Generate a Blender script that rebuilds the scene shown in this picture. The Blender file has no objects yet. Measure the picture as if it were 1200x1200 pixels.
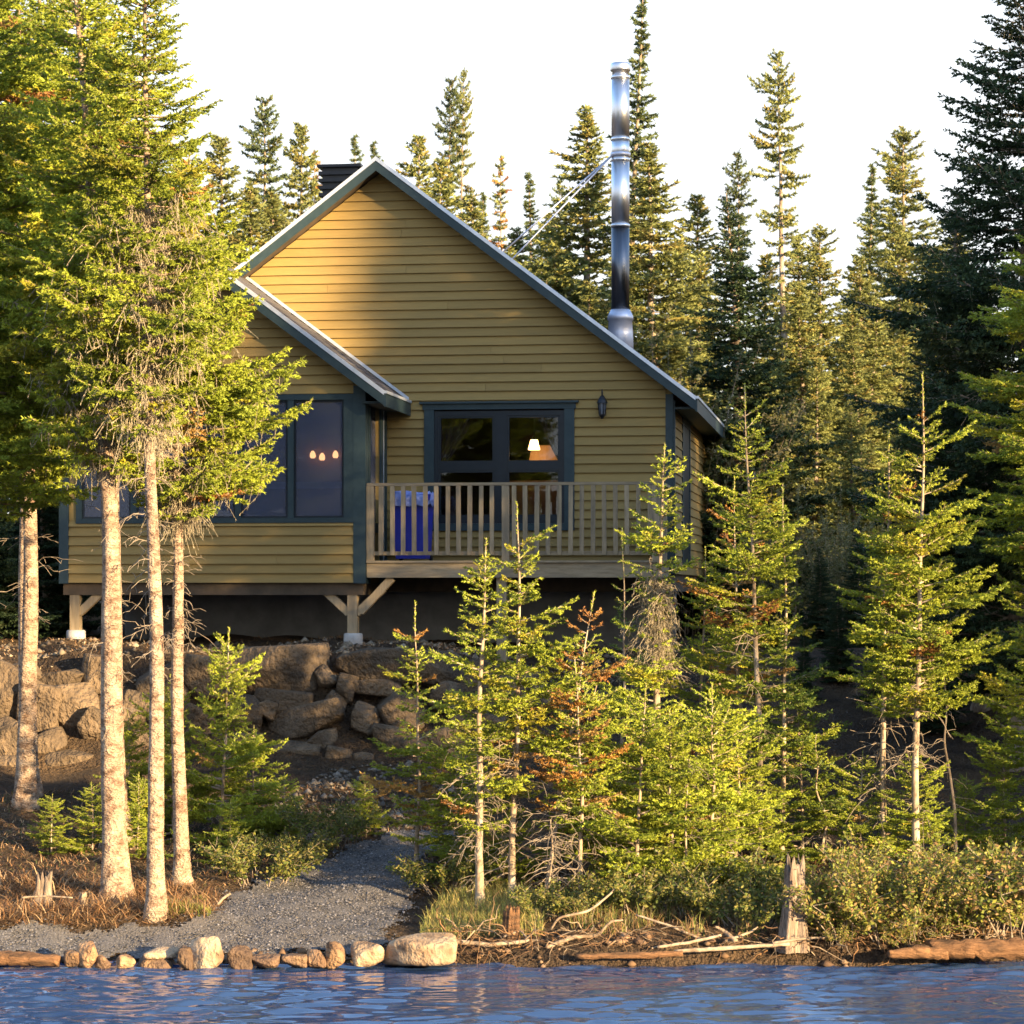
import bpy, math, random
import numpy as np
from mathutils import Vector

# ------------------------------------------------------------------ camera, sky, sun, exposure
R = math.radians
SC = bpy.context.scene
COL = SC.collection
F = 2982.0          # focal length in photo pixels (photo 1200 wide)
EZ = 3.2            # eye height above the lake
HY = 690.0          # row of the horizon in the photo
cam = bpy.data.cameras.new('camera'); camo = bpy.data.objects.new('camera', cam); COL.objects.link(camo)
camo.location = (0, 0, EZ); camo.rotation_euler = (R(90), 0, 0)
cam.sensor_width = 36; cam.lens = 36 * F / 1200; cam.shift_y = (HY - 600) / 1200
cam.clip_start = .1; cam.clip_end = 3000
cam.dof.use_dof = True; cam.dof.focus_distance = 27; cam.dof.aperture_fstop = 4.0
SC.camera = camo
SUN_AZ, SUN_EL = R(47), R(11)      # to the right of and behind the camera, low
wd = bpy.data.worlds.new('World'); SC.world = wd; wd.use_nodes = True
nt = wd.node_tree; bg = nt.nodes['Background']
sky = nt.nodes.new('ShaderNodeTexSky'); sky.sky_type = 'NISHITA'; sky.sun_disc = False
SDIR = Vector((math.sin(SUN_AZ) * math.cos(SUN_EL), -math.cos(SUN_AZ) * math.cos(SUN_EL), math.sin(SUN_EL)))
sky.sun_elevation = SUN_EL; sky.sun_rotation = math.atan2(SDIR.x, SDIR.y)
sky.altitude = 300; sky.air_density = 1.0; sky.dust_density = 1.0; sky.ozone_density = 2.5
# a thin bright veil of high haze, white towards the horizon all the way round, clearing to blue overhead
tcw = nt.nodes.new('ShaderNodeTexCoord'); sxyz = nt.nodes.new('ShaderNodeSeparateXYZ'); nt.links.new(tcw.outputs['Generated'], sxyz.inputs[0])
vr = nt.nodes.new('ShaderNodeMapRange'); vr.interpolation_type = 'SMOOTHSTEP'
vr.inputs[1].default_value = .15; vr.inputs[2].default_value = .52; vr.inputs[3].default_value = .92; vr.inputs[4].default_value = .06
nt.links.new(sxyz.outputs['Z'], vr.inputs[0])
veil = nt.nodes.new('ShaderNodeMix'); veil.data_type = 'RGBA'; veil.inputs['B'].default_value = (1.95, 1.93, 1.92, 1)
nt.links.new(vr.outputs[0], veil.inputs['Factor']); nt.links.new(sky.outputs[0], veil.inputs['A'])
nt.links.new(veil.outputs['Result'], bg.inputs[0]); bg.inputs[1].default_value = .15
sl = bpy.data.lights.new('sun', 'SUN'); slo = bpy.data.objects.new('sun', sl); COL.objects.link(slo)
sl.energy = 4.8; sl.angle = R(.8); sl.color = (1.0, .73, .40)
slo.rotation_euler = SDIR.to_track_quat('Z', 'Y').to_euler(); slo.location = (20, -20, 30)
SC.view_settings.view_transform = 'Standard'; SC.view_settings.look = 'None'
SC.view_settings.exposure = 2.25; SC.view_settings.gamma = 1
SC.cycles.max_bounces = 5; SC.cycles.diffuse_bounces = 2; SC.cycles.transparent_max_bounces = 8
SC.cycles.caustics_reflective = False; SC.cycles.caustics_refractive = False

# ------------------------------------------------------------------ helpers
def at(px, py, d):
    return Vector(((px - 600) * d / F, d, EZ + (HY - py) * d / F))

def tag(o, label=None, cat=None, group=None, kind=None):
    if label: o['label'] = label
    if cat: o['category'] = cat
    if group: o['group'] = group
    if kind: o['kind'] = kind
    return o

def empty(name, loc, label, cat, group=None, rz=0):
    o = bpy.data.objects.new(name, None); COL.objects.link(o)
    o.location = loc; o.rotation_euler = (0, 0, rz); o.empty_display_size = .2
    return tag(o, label, cat, group)

def obj(name, me, parent=None, loc=None):
    o = bpy.data.objects.new(name, me); COL.objects.link(o)
    if parent is not None: o.parent = parent
    if loc is not None: o.location = loc
    return o

def mesh_poly(name, V, Fc, m=None, smooth=False):
    me = bpy.data.meshes.new(name); me.from_pydata([tuple(v) for v in V], [], Fc); me.update()
    if m:
        for k in (m if isinstance(m, (list, tuple)) else [m]): me.materials.append(k)
    if smooth: me.polygons.foreach_set('use_smooth', [True] * len(me.polygons))
    return me

def mesh_np(name, V, T, mats, col=None, midx=None, smooth=False):
    """triangle mesh from numpy arrays"""
    V = np.asarray(V, np.float32); T = np.asarray(T, np.int32)
    me = bpy.data.meshes.new(name)
    me.vertices.add(len(V)); me.vertices.foreach_set('co', V.ravel())
    me.loops.add(T.size); me.loops.foreach_set('vertex_index', T.ravel())
    me.polygons.add(len(T)); me.polygons.foreach_set('loop_start', np.arange(0, T.size, 3, dtype=np.int32))
    me.polygons.foreach_set('loop_total', np.full(len(T), 3, np.int32))
    for m in (mats if isinstance(mats, (list, tuple)) else [mats]): me.materials.append(m)
    if midx is not None: me.polygons.foreach_set('material_index', np.asarray(midx, np.int32))
    if smooth: me.polygons.foreach_set('use_smooth', np.ones(len(T), bool))
    if col is not None:
        a = me.color_attributes.new('Col', 'FLOAT_COLOR', 'POINT')
        c = np.ones((len(V), 4), np.float32); c[:, :3] = col; a.data.foreach_set('color', c.ravel())
    me.update(calc_edges=True)
    return me

def boxv(x0, x1, y0, y1, z0, z1):
    V = [(x0, y0, z0), (x1, y0, z0), (x1, y1, z0), (x0, y1, z0), (x0, y0, z1), (x1, y0, z1), (x1, y1, z1), (x0, y1, z1)]
    Fc = [(0, 3, 2, 1), (4, 5, 6, 7), (0, 1, 5, 4), (1, 2, 6, 5), (2, 3, 7, 6), (3, 0, 4, 7)]
    return V, Fc

def box(name, x0, x1, y0, y1, z0, z1, m, parent=None):
    V, Fc = boxv(x0, x1, y0, y1, z0, z1)
    return obj(name, mesh_poly(name, V, Fc, m), parent)

def boxes(name, L, m, parent=None):
    V, Fc = [], []
    for b in L:
        v, f = boxv(*b); o = len(V); V += v; Fc += [tuple(i + o for i in q) for q in f]
    return obj(name, mesh_poly(name, V, Fc, m), parent)

def prism_y(name, poly, y0, y1, m, parent=None):
    """polygon in x,z (counter-clockwise seen from -y) pushed from y0 to y1"""
    n = len(poly)
    V = [(x, y0, z) for x, z in poly] + [(x, y1, z) for x, z in poly]
    Fc = [tuple(range(n)), tuple(range(2 * n - 1, n - 1, -1))] + [(i, i + n, (i + 1) % n + n, (i + 1) % n) for i in range(n)]
    return obj(name, mesh_poly(name, V, Fc, m), parent)

def lathe(name, prof, m, parent=None, loc=None, seg=20, smooth=True):
    V, Fc = [], []
    for r, z in prof:
        for k in range(seg):
            a = 2 * math.pi * k / seg; V.append((r * math.cos(a), r * math.sin(a), z))
    for i in range(len(prof) - 1):
        for k in range(seg):
            k2 = (k + 1) % seg
            Fc.append((i * seg + k, i * seg + k2, (i + 1) * seg + k2, (i + 1) * seg + k))
    Fc.append(tuple(range(seg))[::-1]); Fc.append(tuple((len(prof) - 1) * seg + k for k in range(seg)))
    return obj(name, mesh_poly(name, V, Fc, m, smooth), parent, loc)

def tube_np(P, r, sides=6, cap=True):
    P = np.asarray(P, float); r = np.broadcast_to(np.asarray(r, float), (len(P),))
    T = np.gradient(P, axis=0); T /= np.linalg.norm(T, axis=1, keepdims=True) + 1e-9
    ref = np.array([0, 0, 1.]) if abs(T[0][2]) < .8 else np.array([1., 0, 0])
    A = np.cross(T, ref); A /= np.linalg.norm(A, axis=1, keepdims=True) + 1e-9; B = np.cross(T, A)
    th = np.linspace(0, 2 * np.pi, sides, endpoint=False)
    V = P[:, None] + r[:, None, None] * (np.cos(th)[None, :, None] * A[:, None] + np.sin(th)[None, :, None] * B[:, None])
    V = V.reshape(-1, 3); n = len(P); tr = []
    i = np.arange(n - 1)[:, None] * sides; k = np.arange(sides)[None]; k2 = (k + 1) % sides
    a, b, c, d = (i + k).ravel(), (i + k2).ravel(), (i + sides + k2).ravel(), (i + sides + k).ravel()
    tr = np.concatenate([np.stack([a, b, c], 1), np.stack([a, c, d], 1)])
    if cap:
        V = np.vstack([V, P[:1], P[-1:]]); kk = np.arange(sides); kk2 = (kk + 1) % sides
        tr = np.concatenate([tr, np.stack([kk2, kk, np.full(sides, len(V) - 2)], 1),
                             np.stack([kk + (n - 1) * sides, kk2 + (n - 1) * sides, np.full(sides, len(V) - 1)], 1)])
    return V, tr

def join_np(parts):
    V, T, o = [], [], 0
    for v, t in parts:
        V.append(v); T.append(np.asarray(t) + o); o += len(v)
    return np.vstack(V), np.vstack(T)

def bar(name, p0, p1, w, m, parent=None):
    V, T = tube_np([p0, p1], w, 8)
    return obj(name, mesh_np(name, V, T, m, smooth=False), parent)

# ------------------------------------------------------------------ materials
def newmat(name):
    m = bpy.data.materials.new(name); m.use_nodes = True
    return m, m.node_tree, m.node_tree.nodes['Principled BSDF']

def nmat(name, c1, c2, scale=6, rough=.8, bump=.3, stretch=(1, 1, 1), detail=8, rnd=.0, spec=.3, c3=None, s3=1.2, metal=0, dist=.02, lo=.35, hi=.65, b2=0):
    m, t, b = newmat(name); N, L = t.nodes, t.links
    tc = N.new('ShaderNodeTexCoord'); mp = N.new('ShaderNodeMapping'); mp.inputs['Scale'].default_value = stretch
    oi = N.new('ShaderNodeObjectInfo')
    vm = N.new('ShaderNodeVectorMath'); vm.operation = 'SCALE'; vm.inputs['Scale'].default_value = 17.3
    cx = N.new('ShaderNodeCombineXYZ')
    for k in range(3): L.new(oi.outputs['Random'], cx.inputs[k])
    L.new(cx.outputs[0], vm.inputs[0])
    L.new(tc.outputs['Object'], mp.inputs['Vector'])
    ad = N.new('ShaderNodeVectorMath'); L.new(mp.outputs[0], ad.inputs[0]); L.new(vm.outputs[0], ad.inputs[1])
    no = N.new('ShaderNodeTexNoise'); no.inputs['Scale'].default_value = scale; no.inputs['Detail'].default_value = detail; no.inputs['Roughness'].default_value = .62
    L.new(ad.outputs[0], no.inputs['Vector'])
    mr = N.new('ShaderNodeMapRange'); mr.inputs[1].default_value = lo; mr.inputs[2].default_value = hi
    L.new(no.outputs['Fac'], mr.inputs[0])
    mx = N.new('ShaderNodeMix'); mx.data_type = 'RGBA'
    mx.inputs['A'].default_value = (*c1, 1); mx.inputs['B'].default_value = (*c2, 1)
    L.new(mr.outputs[0], mx.inputs['Factor']); out = mx.outputs['Result']
    if c3:
        n3 = N.new('ShaderNodeTexNoise'); n3.inputs['Scale'].default_value = s3; n3.inputs['Detail'].default_value = 5
        L.new(ad.outputs[0], n3.inputs['Vector'])
        m3 = N.new('ShaderNodeMapRange'); m3.inputs[1].default_value = .5; m3.inputs[2].default_value = .68
        L.new(n3.outputs['Fac'], m3.inputs[0])
        x3 = N.new('ShaderNodeMix'); x3.data_type = 'RGBA'; x3.inputs['B'].default_value = (*c3, 1)
        L.new(m3.outputs[0], x3.inputs['Factor']); L.new(out, x3.inputs['A']); out = x3.outputs['Result']
    if rnd:
        m4 = N.new('ShaderNodeMapRange'); m4.inputs[3].default_value = 1 - rnd; m4.inputs[4].default_value = 1 + rnd
        L.new(oi.outputs['Random'], m4.inputs[0])
        hs = N.new('ShaderNodeHueSaturation'); L.new(m4.outputs[0], hs.inputs['Value']); L.new(out, hs.inputs['Color']); out = hs.outputs[0]
    L.new(out, b.inputs['Base Color'])
    b.inputs['Roughness'].default_value = rough; b.inputs['Specular IOR Level'].default_value = spec; b.inputs['Metallic'].default_value = metal
    if bump:
        bp = N.new('ShaderNodeBump'); bp.inputs['Strength'].default_value = bump; bp.inputs['Distance'].default_value = dist
        L.new(no.outputs['Fac'], bp.inputs['Height'])
        if b2:
            nb = N.new('ShaderNodeTexNoise'); nb.inputs['Scale'].default_value = b2; nb.inputs['Detail'].default_value = 4
            L.new(ad.outputs[0], nb.inputs['Vector'])
            bp2 = N.new('ShaderNodeBump'); bp2.inputs['Strength'].default_value = bump; bp2.inputs['Distance'].default_value = dist * 3
            L.new(nb.outputs['Fac'], bp2.inputs['Height']); L.new(bp2.outputs[0], bp.inputs['Normal'])
        L.new(bp.outputs[0], b.inputs['Normal'])
    return m

def foliage_mat(name, trans=.22, rough=.6):
    m, t, b = newmat(name); N, L = t.nodes, t.links
    at_ = N.new('ShaderNodeVertexColor'); at_.layer_name = 'Col'
    oi = N.new('ShaderNodeObjectInfo')
    mr = N.new('ShaderNodeMapRange'); mr.inputs[3].default_value = .85; mr.inputs[4].default_value = 1.15
    L.new(oi.outputs['Random'], mr.inputs[0])
    hs = N.new('ShaderNodeHueSaturation'); L.new(mr.outputs[0], hs.inputs['Value']); L.new(at_.outputs[0], hs.inputs['Color'])
    L.new(hs.outputs[0], b.inputs['Base Color']); b.inputs['Roughness'].default_value = rough; b.inputs['Specular IOR Level'].default_value = .25
    tr = N.new('ShaderNodeBsdfTranslucent'); L.new(hs.outputs[0], tr.inputs[0])
    mx = N.new('ShaderNodeMixShader'); mx.inputs[0].default_value = trans
    L.new(b.outputs[0], mx.inputs[1]); L.new(tr.outputs[0], mx.inputs[2]); L.new(mx.outputs[0], N['Material Output'].inputs[0])
    return m

def emis(name, c, s):
    m, t, b = newmat(name); b.inputs['Base Color'].default_value = (*c, 1)
    b.inputs['Emission Color'].default_value = (*c, 1); b.inputs['Emission Strength'].default_value = s
    return m

def glassmat(name, tint=(.9, .95, 1), refl=.06, diff=0, dcol=(.2, .23, .3)):
    m, t, b = newmat(name); N, L = t.nodes, t.links
    tr = N.new('ShaderNodeBsdfTransparent'); tr.inputs[0].default_value = (*tint, 1)
    gl = N.new('ShaderNodeBsdfGlossy'); gl.inputs['Roughness'].default_value = .02
    lw = N.new('ShaderNodeFresnel'); lw.inputs['IOR'].default_value = 1.5
    ad = N.new('ShaderNodeMath'); ad.inputs[1].default_value = refl; L.new(lw.outputs[0], ad.inputs[0])
    mx = N.new('ShaderNodeMixShader'); L.new(ad.outputs[0], mx.inputs[0]); L.new(tr.outputs[0], mx.inputs[1]); L.new(gl.outputs[0], mx.inputs[2])
    out = mx.outputs[0]
    if diff:
        df = N.new('ShaderNodeBsdfDiffuse'); df.inputs[0].default_value = (*dcol, 1)
        m2 = N.new('ShaderNodeMixShader'); m2.inputs[0].default_value = diff; L.new(out, m2.inputs[1]); L.new(df.outputs[0], m2.inputs[2]); out = m2.outputs[0]
    L.new(out, N['Material Output'].inputs[0])
    return m

M = {}
M['clap'] = nmat('ochre_clapboard', (.292, .197, .066), (.260, .174, .057), 5, .75, .06, (1.2, 1.2, 14), rnd=.09, spec=.25, c3=(.25, .171, .060), s3=1.5)
M['trim'] = nmat('teal_trim_paint', (.020, .037, .042), (.028, .047, .052), 5, .5, .08, (2, 2, 2), rnd=.06)
M['sash'] = nmat('dark_sash_paint', (.007, .012, .018), (.010, .016, .022), 7, .4, .05)
M['drip'] = nmat('drip_edge_metal', (.46, .50, .56), (.60, .63, .68), 9, .35, .1, metal=.35, spec=.5)
M['shingle'] = nmat('asphalt_shingle', (.05, .048, .052), (.11, .10, .10), 60, .9, .5, rnd=.2, dist=.01)
M['wood'] = nmat('weathered_deck_wood', (.24, .18, .105), (.34, .26, .16), 4, .75, .2, (8, 8, 1.2), rnd=.14, c3=(.19, .15, .10))
M['woodx'] = nmat('weathered_deck_wood_rail', (.24, .18, .105), (.34, .26, .16), 4, .75, .2, (1.2, 8, 8), rnd=.1, c3=(.19, .15, .10))
M['steel'] = nmat('polished_steel', (.60, .61, .64), (.68, .69, .72), 3, .36, 0, (6, 6, .5), metal=1)
M['steelb'] = nmat('steel_dark_reflection', (.10, .105, .12), (.16, .165, .18), 3, .30, 0, (6, 6, .5), metal=1)  # dark base colour paints in the dark reflection on the lowest pipe section
M['steeld'] = nmat('dull_steel', (.45, .47, .56), (.56, .58, .66), 6, .42, .05, metal=.6)
M['black'] = nmat('black_metal', (.010, .011, .014), (.018, .018, .022), 12, .35, .05)
M['conc'] = nmat('concrete', (.32, .30, .28), (.45, .43, .40), 10, .9, .3)
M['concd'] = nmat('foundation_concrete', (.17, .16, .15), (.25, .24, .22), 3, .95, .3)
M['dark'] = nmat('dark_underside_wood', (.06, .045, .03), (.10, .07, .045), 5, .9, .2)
M['bluebin'] = nmat('blue_plastic', (.010, .022, .36), (.014, .03, .42), 6, .4, .03, spec=.5)
M['liner'] = nmat('pale_blue_liner', (.16, .22, .55), (.34, .40, .72), 14, .3, .7, dist=.03)
M['curtain'] = nmat('maroon_cloth', (.018, .006, .009), (.03, .010, .013), 8, .9, .2, (6, 6, 1))
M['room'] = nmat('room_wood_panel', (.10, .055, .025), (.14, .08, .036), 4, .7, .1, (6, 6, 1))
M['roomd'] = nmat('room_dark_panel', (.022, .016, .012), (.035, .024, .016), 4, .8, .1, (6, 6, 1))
M['cab'] = nmat('honey_wood', (.30, .17, .07), (.38, .22, .10), 4, .5, .08, (6, 6, 1))
M['glass'] = glassmat('window_glass', refl=.0)
M['screen'] = glassmat('insect_screen', tint=(.62, .66, .74), refl=.0, diff=.42, dcol=(.115, .135, .20))
M['lamp'] = emis('lamp_glow', (1.0, .50, .16), 3.2)
M['sconce'] = emis('sconce_glow', (1.0, .42, .14), 2.6)
M['needle'] = foliage_mat('spruce_needles', .24)
M['leaf'] = foliage_mat('broad_leaves', .35)
M['bark'] = nmat('grey_brown_bark', (.16, .115, .08), (.33, .25, .18), 14, .95, .8, (1, 1, .5), c3=(.40, .34, .27), s3=4, dist=.03)
M['barkl'] = nmat('pale_flecked_bark', (.16, .095, .058), (.43, .305, .21), 10, .9, .9, (1, 1, 1.7), c3=(.55, .42, .29), s3=6, dist=.025, lo=.36, hi=.56, b2=34)
M['barkf'] = nmat('thin_pale_bark', (.17, .12, .075), (.34, .26, .18), 26, .9, .5, (1, 1, .6), c3=(.40, .33, .25), s3=8, dist=.015)
M['dead'] = nmat('dead_twig_wood', (.17, .13, .095), (.28, .23, .175), 12, .9, .2)
M['drift'] = nmat('bleached_driftwood', (.20, .145, .095), (.40, .31, .22), 14, .85, .7, (1, 1, 1), c3=(.13, .09, .058), s3=5)
M['rotten'] = nmat('rotten_red_wood', (.11, .055, .026), (.23, .12, .056), 16, .9, .9, (.6, 2.5, 2.5), c3=(.06, .035, .02), s3=6, dist=.04)
M['snag'] = nmat('weathered_grey_snag', (.11, .078, .054), (.33, .26, .20), 8, .9, .8, (7, 7, .7), c3=(.16, .11, .08), s3=2, dist=.04)
M['rock'] = nmat('granite_boulder', (.085, .060, .038), (.17, .12, .074), 3.2, .92, .7, rnd=.2, c3=(.062, .047, .033), s3=1.7, dist=.05, b2=18)
M['stone'] = nmat('shore_stone', (.19, .105, .052), (.34, .215, .12), 6, .8, .6, rnd=.3, c3=(.11, .065, .038), s3=5, dist=.03, b2=30)
M['stonel'] = nmat('pale_shore_stone', (.27, .18, .105), (.43, .32, .21), 5, .8, .5, rnd=.1, c3=(.15, .09, .052), s3=4, dist=.03, b2=26)
M['stoned'] = nmat('dark_shore_stone', (.075, .046, .03), (.16, .10, .062), 7, .75, .6, rnd=.25, c3=(.21, .13, .07), s3=5, dist=.03, b2=26)
M['soil'] = nmat('forest_floor', (.075, .048, .030), (.18, .115, .062), 3, .95, .9, c3=(.24, .15, .075), s3=.7, dist=.08, b2=24)
M['gravel'] = nmat('fine_gravel', (.065, .062, .062), (.15, .14, .137), 55, .95, .8, detail=3, dist=.03, c3=(.12, .105, .092), s3=1.1)
M['pebble'] = foliage_mat('gravel_stones', 0, .9)
M['grass'] = foliage_mat('grass_blades', .3, .7)

# ------------------------------------------------------------------ terrain, path, water
def ground(x, y):
    x = np.asarray(x, float); y = np.asarray(y, float)
    ys = y + .22 * np.sin(x * .9 + .6) * np.clip((x - 1) / 3, 0, 1) + .10 * np.sin(x * 2.3)
    wall = np.interp(ys, [-300, 5, 18, 21.2, 21.65, 21.9, 22.3, 24, 27, 30.0, 30.55, 31.3, 33, 45, 80, 600],
                     [-3, -2.5, -1.2, -.35, -.03, .07, .15, .33, .60, 1.12, 1.5, 2.38, 2.45, 2.6, 4, 20])
    soft = np.interp(ys, [-300, 5, 18, 21.2, 21.6, 21.75, 22.1, 24, 27, 30, 33, 45, 80, 600],
                     [-3, -2.5, -1.2, -.4, -.06, .16, .26, .42, .75, 1.45, 2.3, 2.6, 4, 20])
    k = np.clip((x + .9) / 1.4, 0, 1); k = k * k * (3 - 2 * k)
    z = wall * (1 - k) + soft * k
    z = z + .15 * np.exp(-((ys - 22.6) / .38) ** 2) * np.clip((-2.3 - x) / .6, 0, 1)      # low bank under the left trees
    side = np.interp(x, [7.5, 10.5, 14, 60, 500], [-9, -.4, .6, 3, 12])          # the shore swings round to the right of the frame
    z = np.where(y < 24, np.maximum(z, side), z)
    z = z + (.05 * np.sin(x * 1.7 + y * 1.1) + .04 * np.sin(x * 3.9 - y * 2.3)) * np.clip((ys - 22.6) / 2, 0, 1)
    return z

def g1(x, y): return float(ground(x, y))

def on_ground(px, py):
    lo, hi = 20.5, 60.
    for _ in range(50):
        d = (lo + hi) / 2; p = at(px, py, d)
        if p.z > g1(p.x, p.y): lo = d
        else: hi = d
    return at(px, py, lo)

def axis_pts(segs):
    out = []
    for a, b, n in segs: out.append(np.linspace(a, b, n, endpoint=False))
    out.append([segs[-1][1]]); return np.concatenate(out)

def grid_mesh(name, xs, ys, zf, mat, smooth=True, keep=None):
    X, Y = np.meshgrid(xs, ys); Z = zf(X, Y); nx = len(xs)
    V = np.stack([X.ravel(), Y.ravel(), Z.ravel()], 1)
    i = (np.arange(len(ys) - 1)[:, None] * nx + np.arange(nx - 1)[None]).ravel()
    if keep is not None:
        cx = (X[:-1, :-1] + X[1:, 1:]) / 2; cy = (Y[:-1, :-1] + Y[1:, 1:]) / 2
        i = i[keep(cx.ravel(), cy.ravel())]
    T = np.concatenate([np.stack([i, i + 1, i + nx + 1], 1), np.stack([i, i + nx + 1, i + nx], 1)])
    if keep is not None:
        u, inv = np.unique(T, return_inverse=True); V = V[u]; T = inv.reshape(-1, 3)
    return mesh_np(name, V, T, mat, smooth=smooth)

xs = axis_pts([(-600, -60, 12), (-60, -9, 30), (-9, 9, 150), (9, 60, 40), (60, 600, 12)])
ys = axis_pts([(-300, 0, 8), (0, 20, 20), (20, 34, 130), (34, 80, 40), (80, 600, 16)])
tag(obj('ground', grid_mesh('ground', xs, ys, ground, M['soil'])), kind='structure')

def inside(poly, x, y):
    x = np.asarray(x); y = np.asarray(y); c = np.zeros(x.shape, bool); n = len(poly)
    for i in range(n):
        x0, y0 = poly[i]; x1, y1 = poly[(i + 1) % n]
        h = ((y0 > y) != (y1 > y)) & (x < (x1 - x0) * (y - y0) / ((y1 - y0) + 1e-12) + x0)
        c ^= h
    return c
ppx = [(-60, 1090), (60, 1088), (180, 1090), (245, 1080), (262, 1058), (320, 1030), (400, 1002), (428, 988), (470, 975), (535, 975), (505, 998), (492, 1030), (478, 1065), (455, 1092), (440, 1116), (300, 1124), (120, 1124), (-60, 1124)]
PATH = [tuple(on_ground(*p)[:2]) for p in ppx]
pj = lambda x, y: (x + .05 * np.sin(y * 9) + .03 * np.sin(y * 23 + x * 7), y + .06 * np.sin(x * 8) + .03 * np.sin(x * 21))
keep = lambda x, y: inside(PATH, *pj(x, y))
tag(obj('gravel_path', grid_mesh('gravel_path', np.arange(-6.5, .2, .035), np.arange(21.4, 29.5, .035), lambda x, y: ground(x, y) + .022 + .008 * np.sin(x * 13) * np.sin(y * 11), M['gravel'], keep=keep)), kind='structure')

RW = np.random.default_rng(5)
def waves(X, Y):
    Z = np.zeros_like(X)
    r = np.random.default_rng(11)
    for k in range(60):
        lam = .085 * (5.0 ** r.random()); th = r.normal(0, .24) + math.pi / 2 + .10
        kx, ky = 2 * np.pi / lam * math.cos(th), 2 * np.pi / lam * math.sin(th)
        Z += .0062 * lam ** .9 * np.sin(kx * X + ky * Y + r.random() * 6.28)
    amp = .85 + .45 * np.sin(X * .8 + Y * .5 + 1) * np.sin(Y * 1.3 - X * .3) + .25 * np.sin(X * 1.9 - Y * 2.6)
    return Z * amp * np.where((np.abs(X) < 12) & (Y > 6) & (Y < 26), 1, 0)
xs = axis_pts([(-600, -12, 14), (-12, -5.2, 30), (-5.2, 5.2, 180), (5.2, 12, 30), (12, 600, 14)])
ys = axis_pts([(-500, 6, 20), (6, 16, 20), (16, 18.2, 50), (18.2, 21.9, 250), (21.9, 22.4, 8), (22.4, 23, 4)])
m, t, b = newmat('lake_water'); b.inputs['Base Color'].default_value = (.020, .044, .115, 1); b.inputs['Roughness'].default_value = .04; b.inputs['IOR'].default_value = 1.6
b.inputs['Specular IOR Level'].default_value = .9
tag(obj('lake_water', grid_mesh('lake_water', xs, ys, waves, m)), kind='structure')

# ------------------------------------------------------------------ cabin
PH = R(-8)
CB = empty('cabin', (188 * 34 / F, 34, 0), 'ochre clapboard lakeside cabin with steep gable and teal trim', 'cabin', rz=PH)
def cw(X, Y, Z):      # cabin local -> world
    c, s = math.cos(PH), math.sin(PH)
    return Vector((CB.location.x + c * X - s * Y, CB.location.y + s * X + c * Y, Z))
W = -1.5; DEP = 8.0
RX, RZ_, SL = -3.97, 9.013, .76           # main ridge (outer roof line), slope
WX, WZ, WS = -5.94, 7.52, .75             # wing ridge
XL = -7.96
roofz = lambda x: RZ_ - SL * abs(x - RX)
wroofz = lambda x: WZ - WS * abs(x - WX)
rng = random.Random(3)
# structural walls
zb = 3.40
HX0, HX1, HZ0, HZ1 = -3.30, -1.37, 4.0, 5.66      # main window opening
wall = obj('front_wall', None or mesh_poly('front_wall', [(0, 0, 0)], [], M['dark']), CB)
bpy.data.objects.remove(wall)
def wall_mesh(name, polys, y0, y1, m, parent):
    V, Fc = [], []
    for poly in polys:
        n = len(poly); o = len(V)
        V += [(x, y0, z) for x, z in poly] + [(x, y1, z) for x, z in poly]
        Fc += [tuple(o + i for i in range(n)), tuple(o + i for i in range(2 * n - 1, n - 1, -1))] + [(o + i, o + i + n, o + (i + 1) % n + n, o + (i + 1) % n) for i in range(n)]
    return obj(name, mesh_poly(name, V, Fc, m), parent)
rt = lambda x: roofz(x) - .17
fw = wall_mesh('front_wall', [
    [(XL, zb), (HX0, zb), (HX0, rt(HX0)), (RX, rt(RX)), (XL, rt(XL))],
    [(HX0, zb), (HX1, zb), (HX1, HZ0), (HX0, HZ0)],
    [(HX0, HZ1), (HX1, HZ1), (HX1, rt(HX1)), (HX0, rt(HX0))],
    [(HX1, zb), (0, zb), (0, rt(0)), (HX1, rt(HX1))]], 0, .14, M['clap'], CB)
rw = box('right_wall', -.14, 0, .145, DEP, zb, 5.70, M['clap'], CB)
lw = box('left_wall', XL, XL + .14, .145, DEP, zb, 5.70, M['clap'], CB)
bw = wall_mesh('back_wall', [[(XL, zb), (0, zb), (0, rt(0)), (RX, rt(RX)), (XL, rt(XL))]], DEP + .002, DEP + .14, M['clap'], CB)
wrt = lambda x: wroofz(x) - .16
WXL, WXR = -7.96, -3.90
WZ0, WZ1 = 4.11, 5.68
wfw = wall_mesh('porch_front_wall', [
    [(WXL, 3.28), (WXR, 3.28), (WXR, WZ0), (WXL, WZ0)],
    [(WXL, WZ1), (WXR, WZ1), (WXR, wrt(WXR)), (WX, wrt(WX)), (WXL, wrt(WXL))],
    [(WXL, WZ0), (-7.74, WZ0), (-7.74, WZ1), (WXL, WZ1)], [(-4.10, WZ0), (WXR, WZ0), (WXR, WZ1), (-4.10, WZ1)]], W, W + .12, M['clap'], CB)
wrw = boxes('porch_right_wall', [(WXR - .12, WXR, W + .122, -.002, 3.28, 4.05), (WXR - .12, WXR, W + .122, -.002, 5.62, 5.85), (WXR - .12, WXR, W + .122, -1.18, 4.05, 5.62), (WXR - .12, WXR, -.42, -.002, 4.05, 5.62)], M['clap'], CB)
wlw = box('porch_left_wall', WXL, WXL + .12, W + .122, -.002, 3.28, 5.80, M['clap'], CB)
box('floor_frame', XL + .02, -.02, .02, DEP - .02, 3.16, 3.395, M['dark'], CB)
box('porch_floor_frame', WXL + .01, WXR - .01, W + .03, -.01, 3.12, 3.275, M['dark'], CB)

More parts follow.
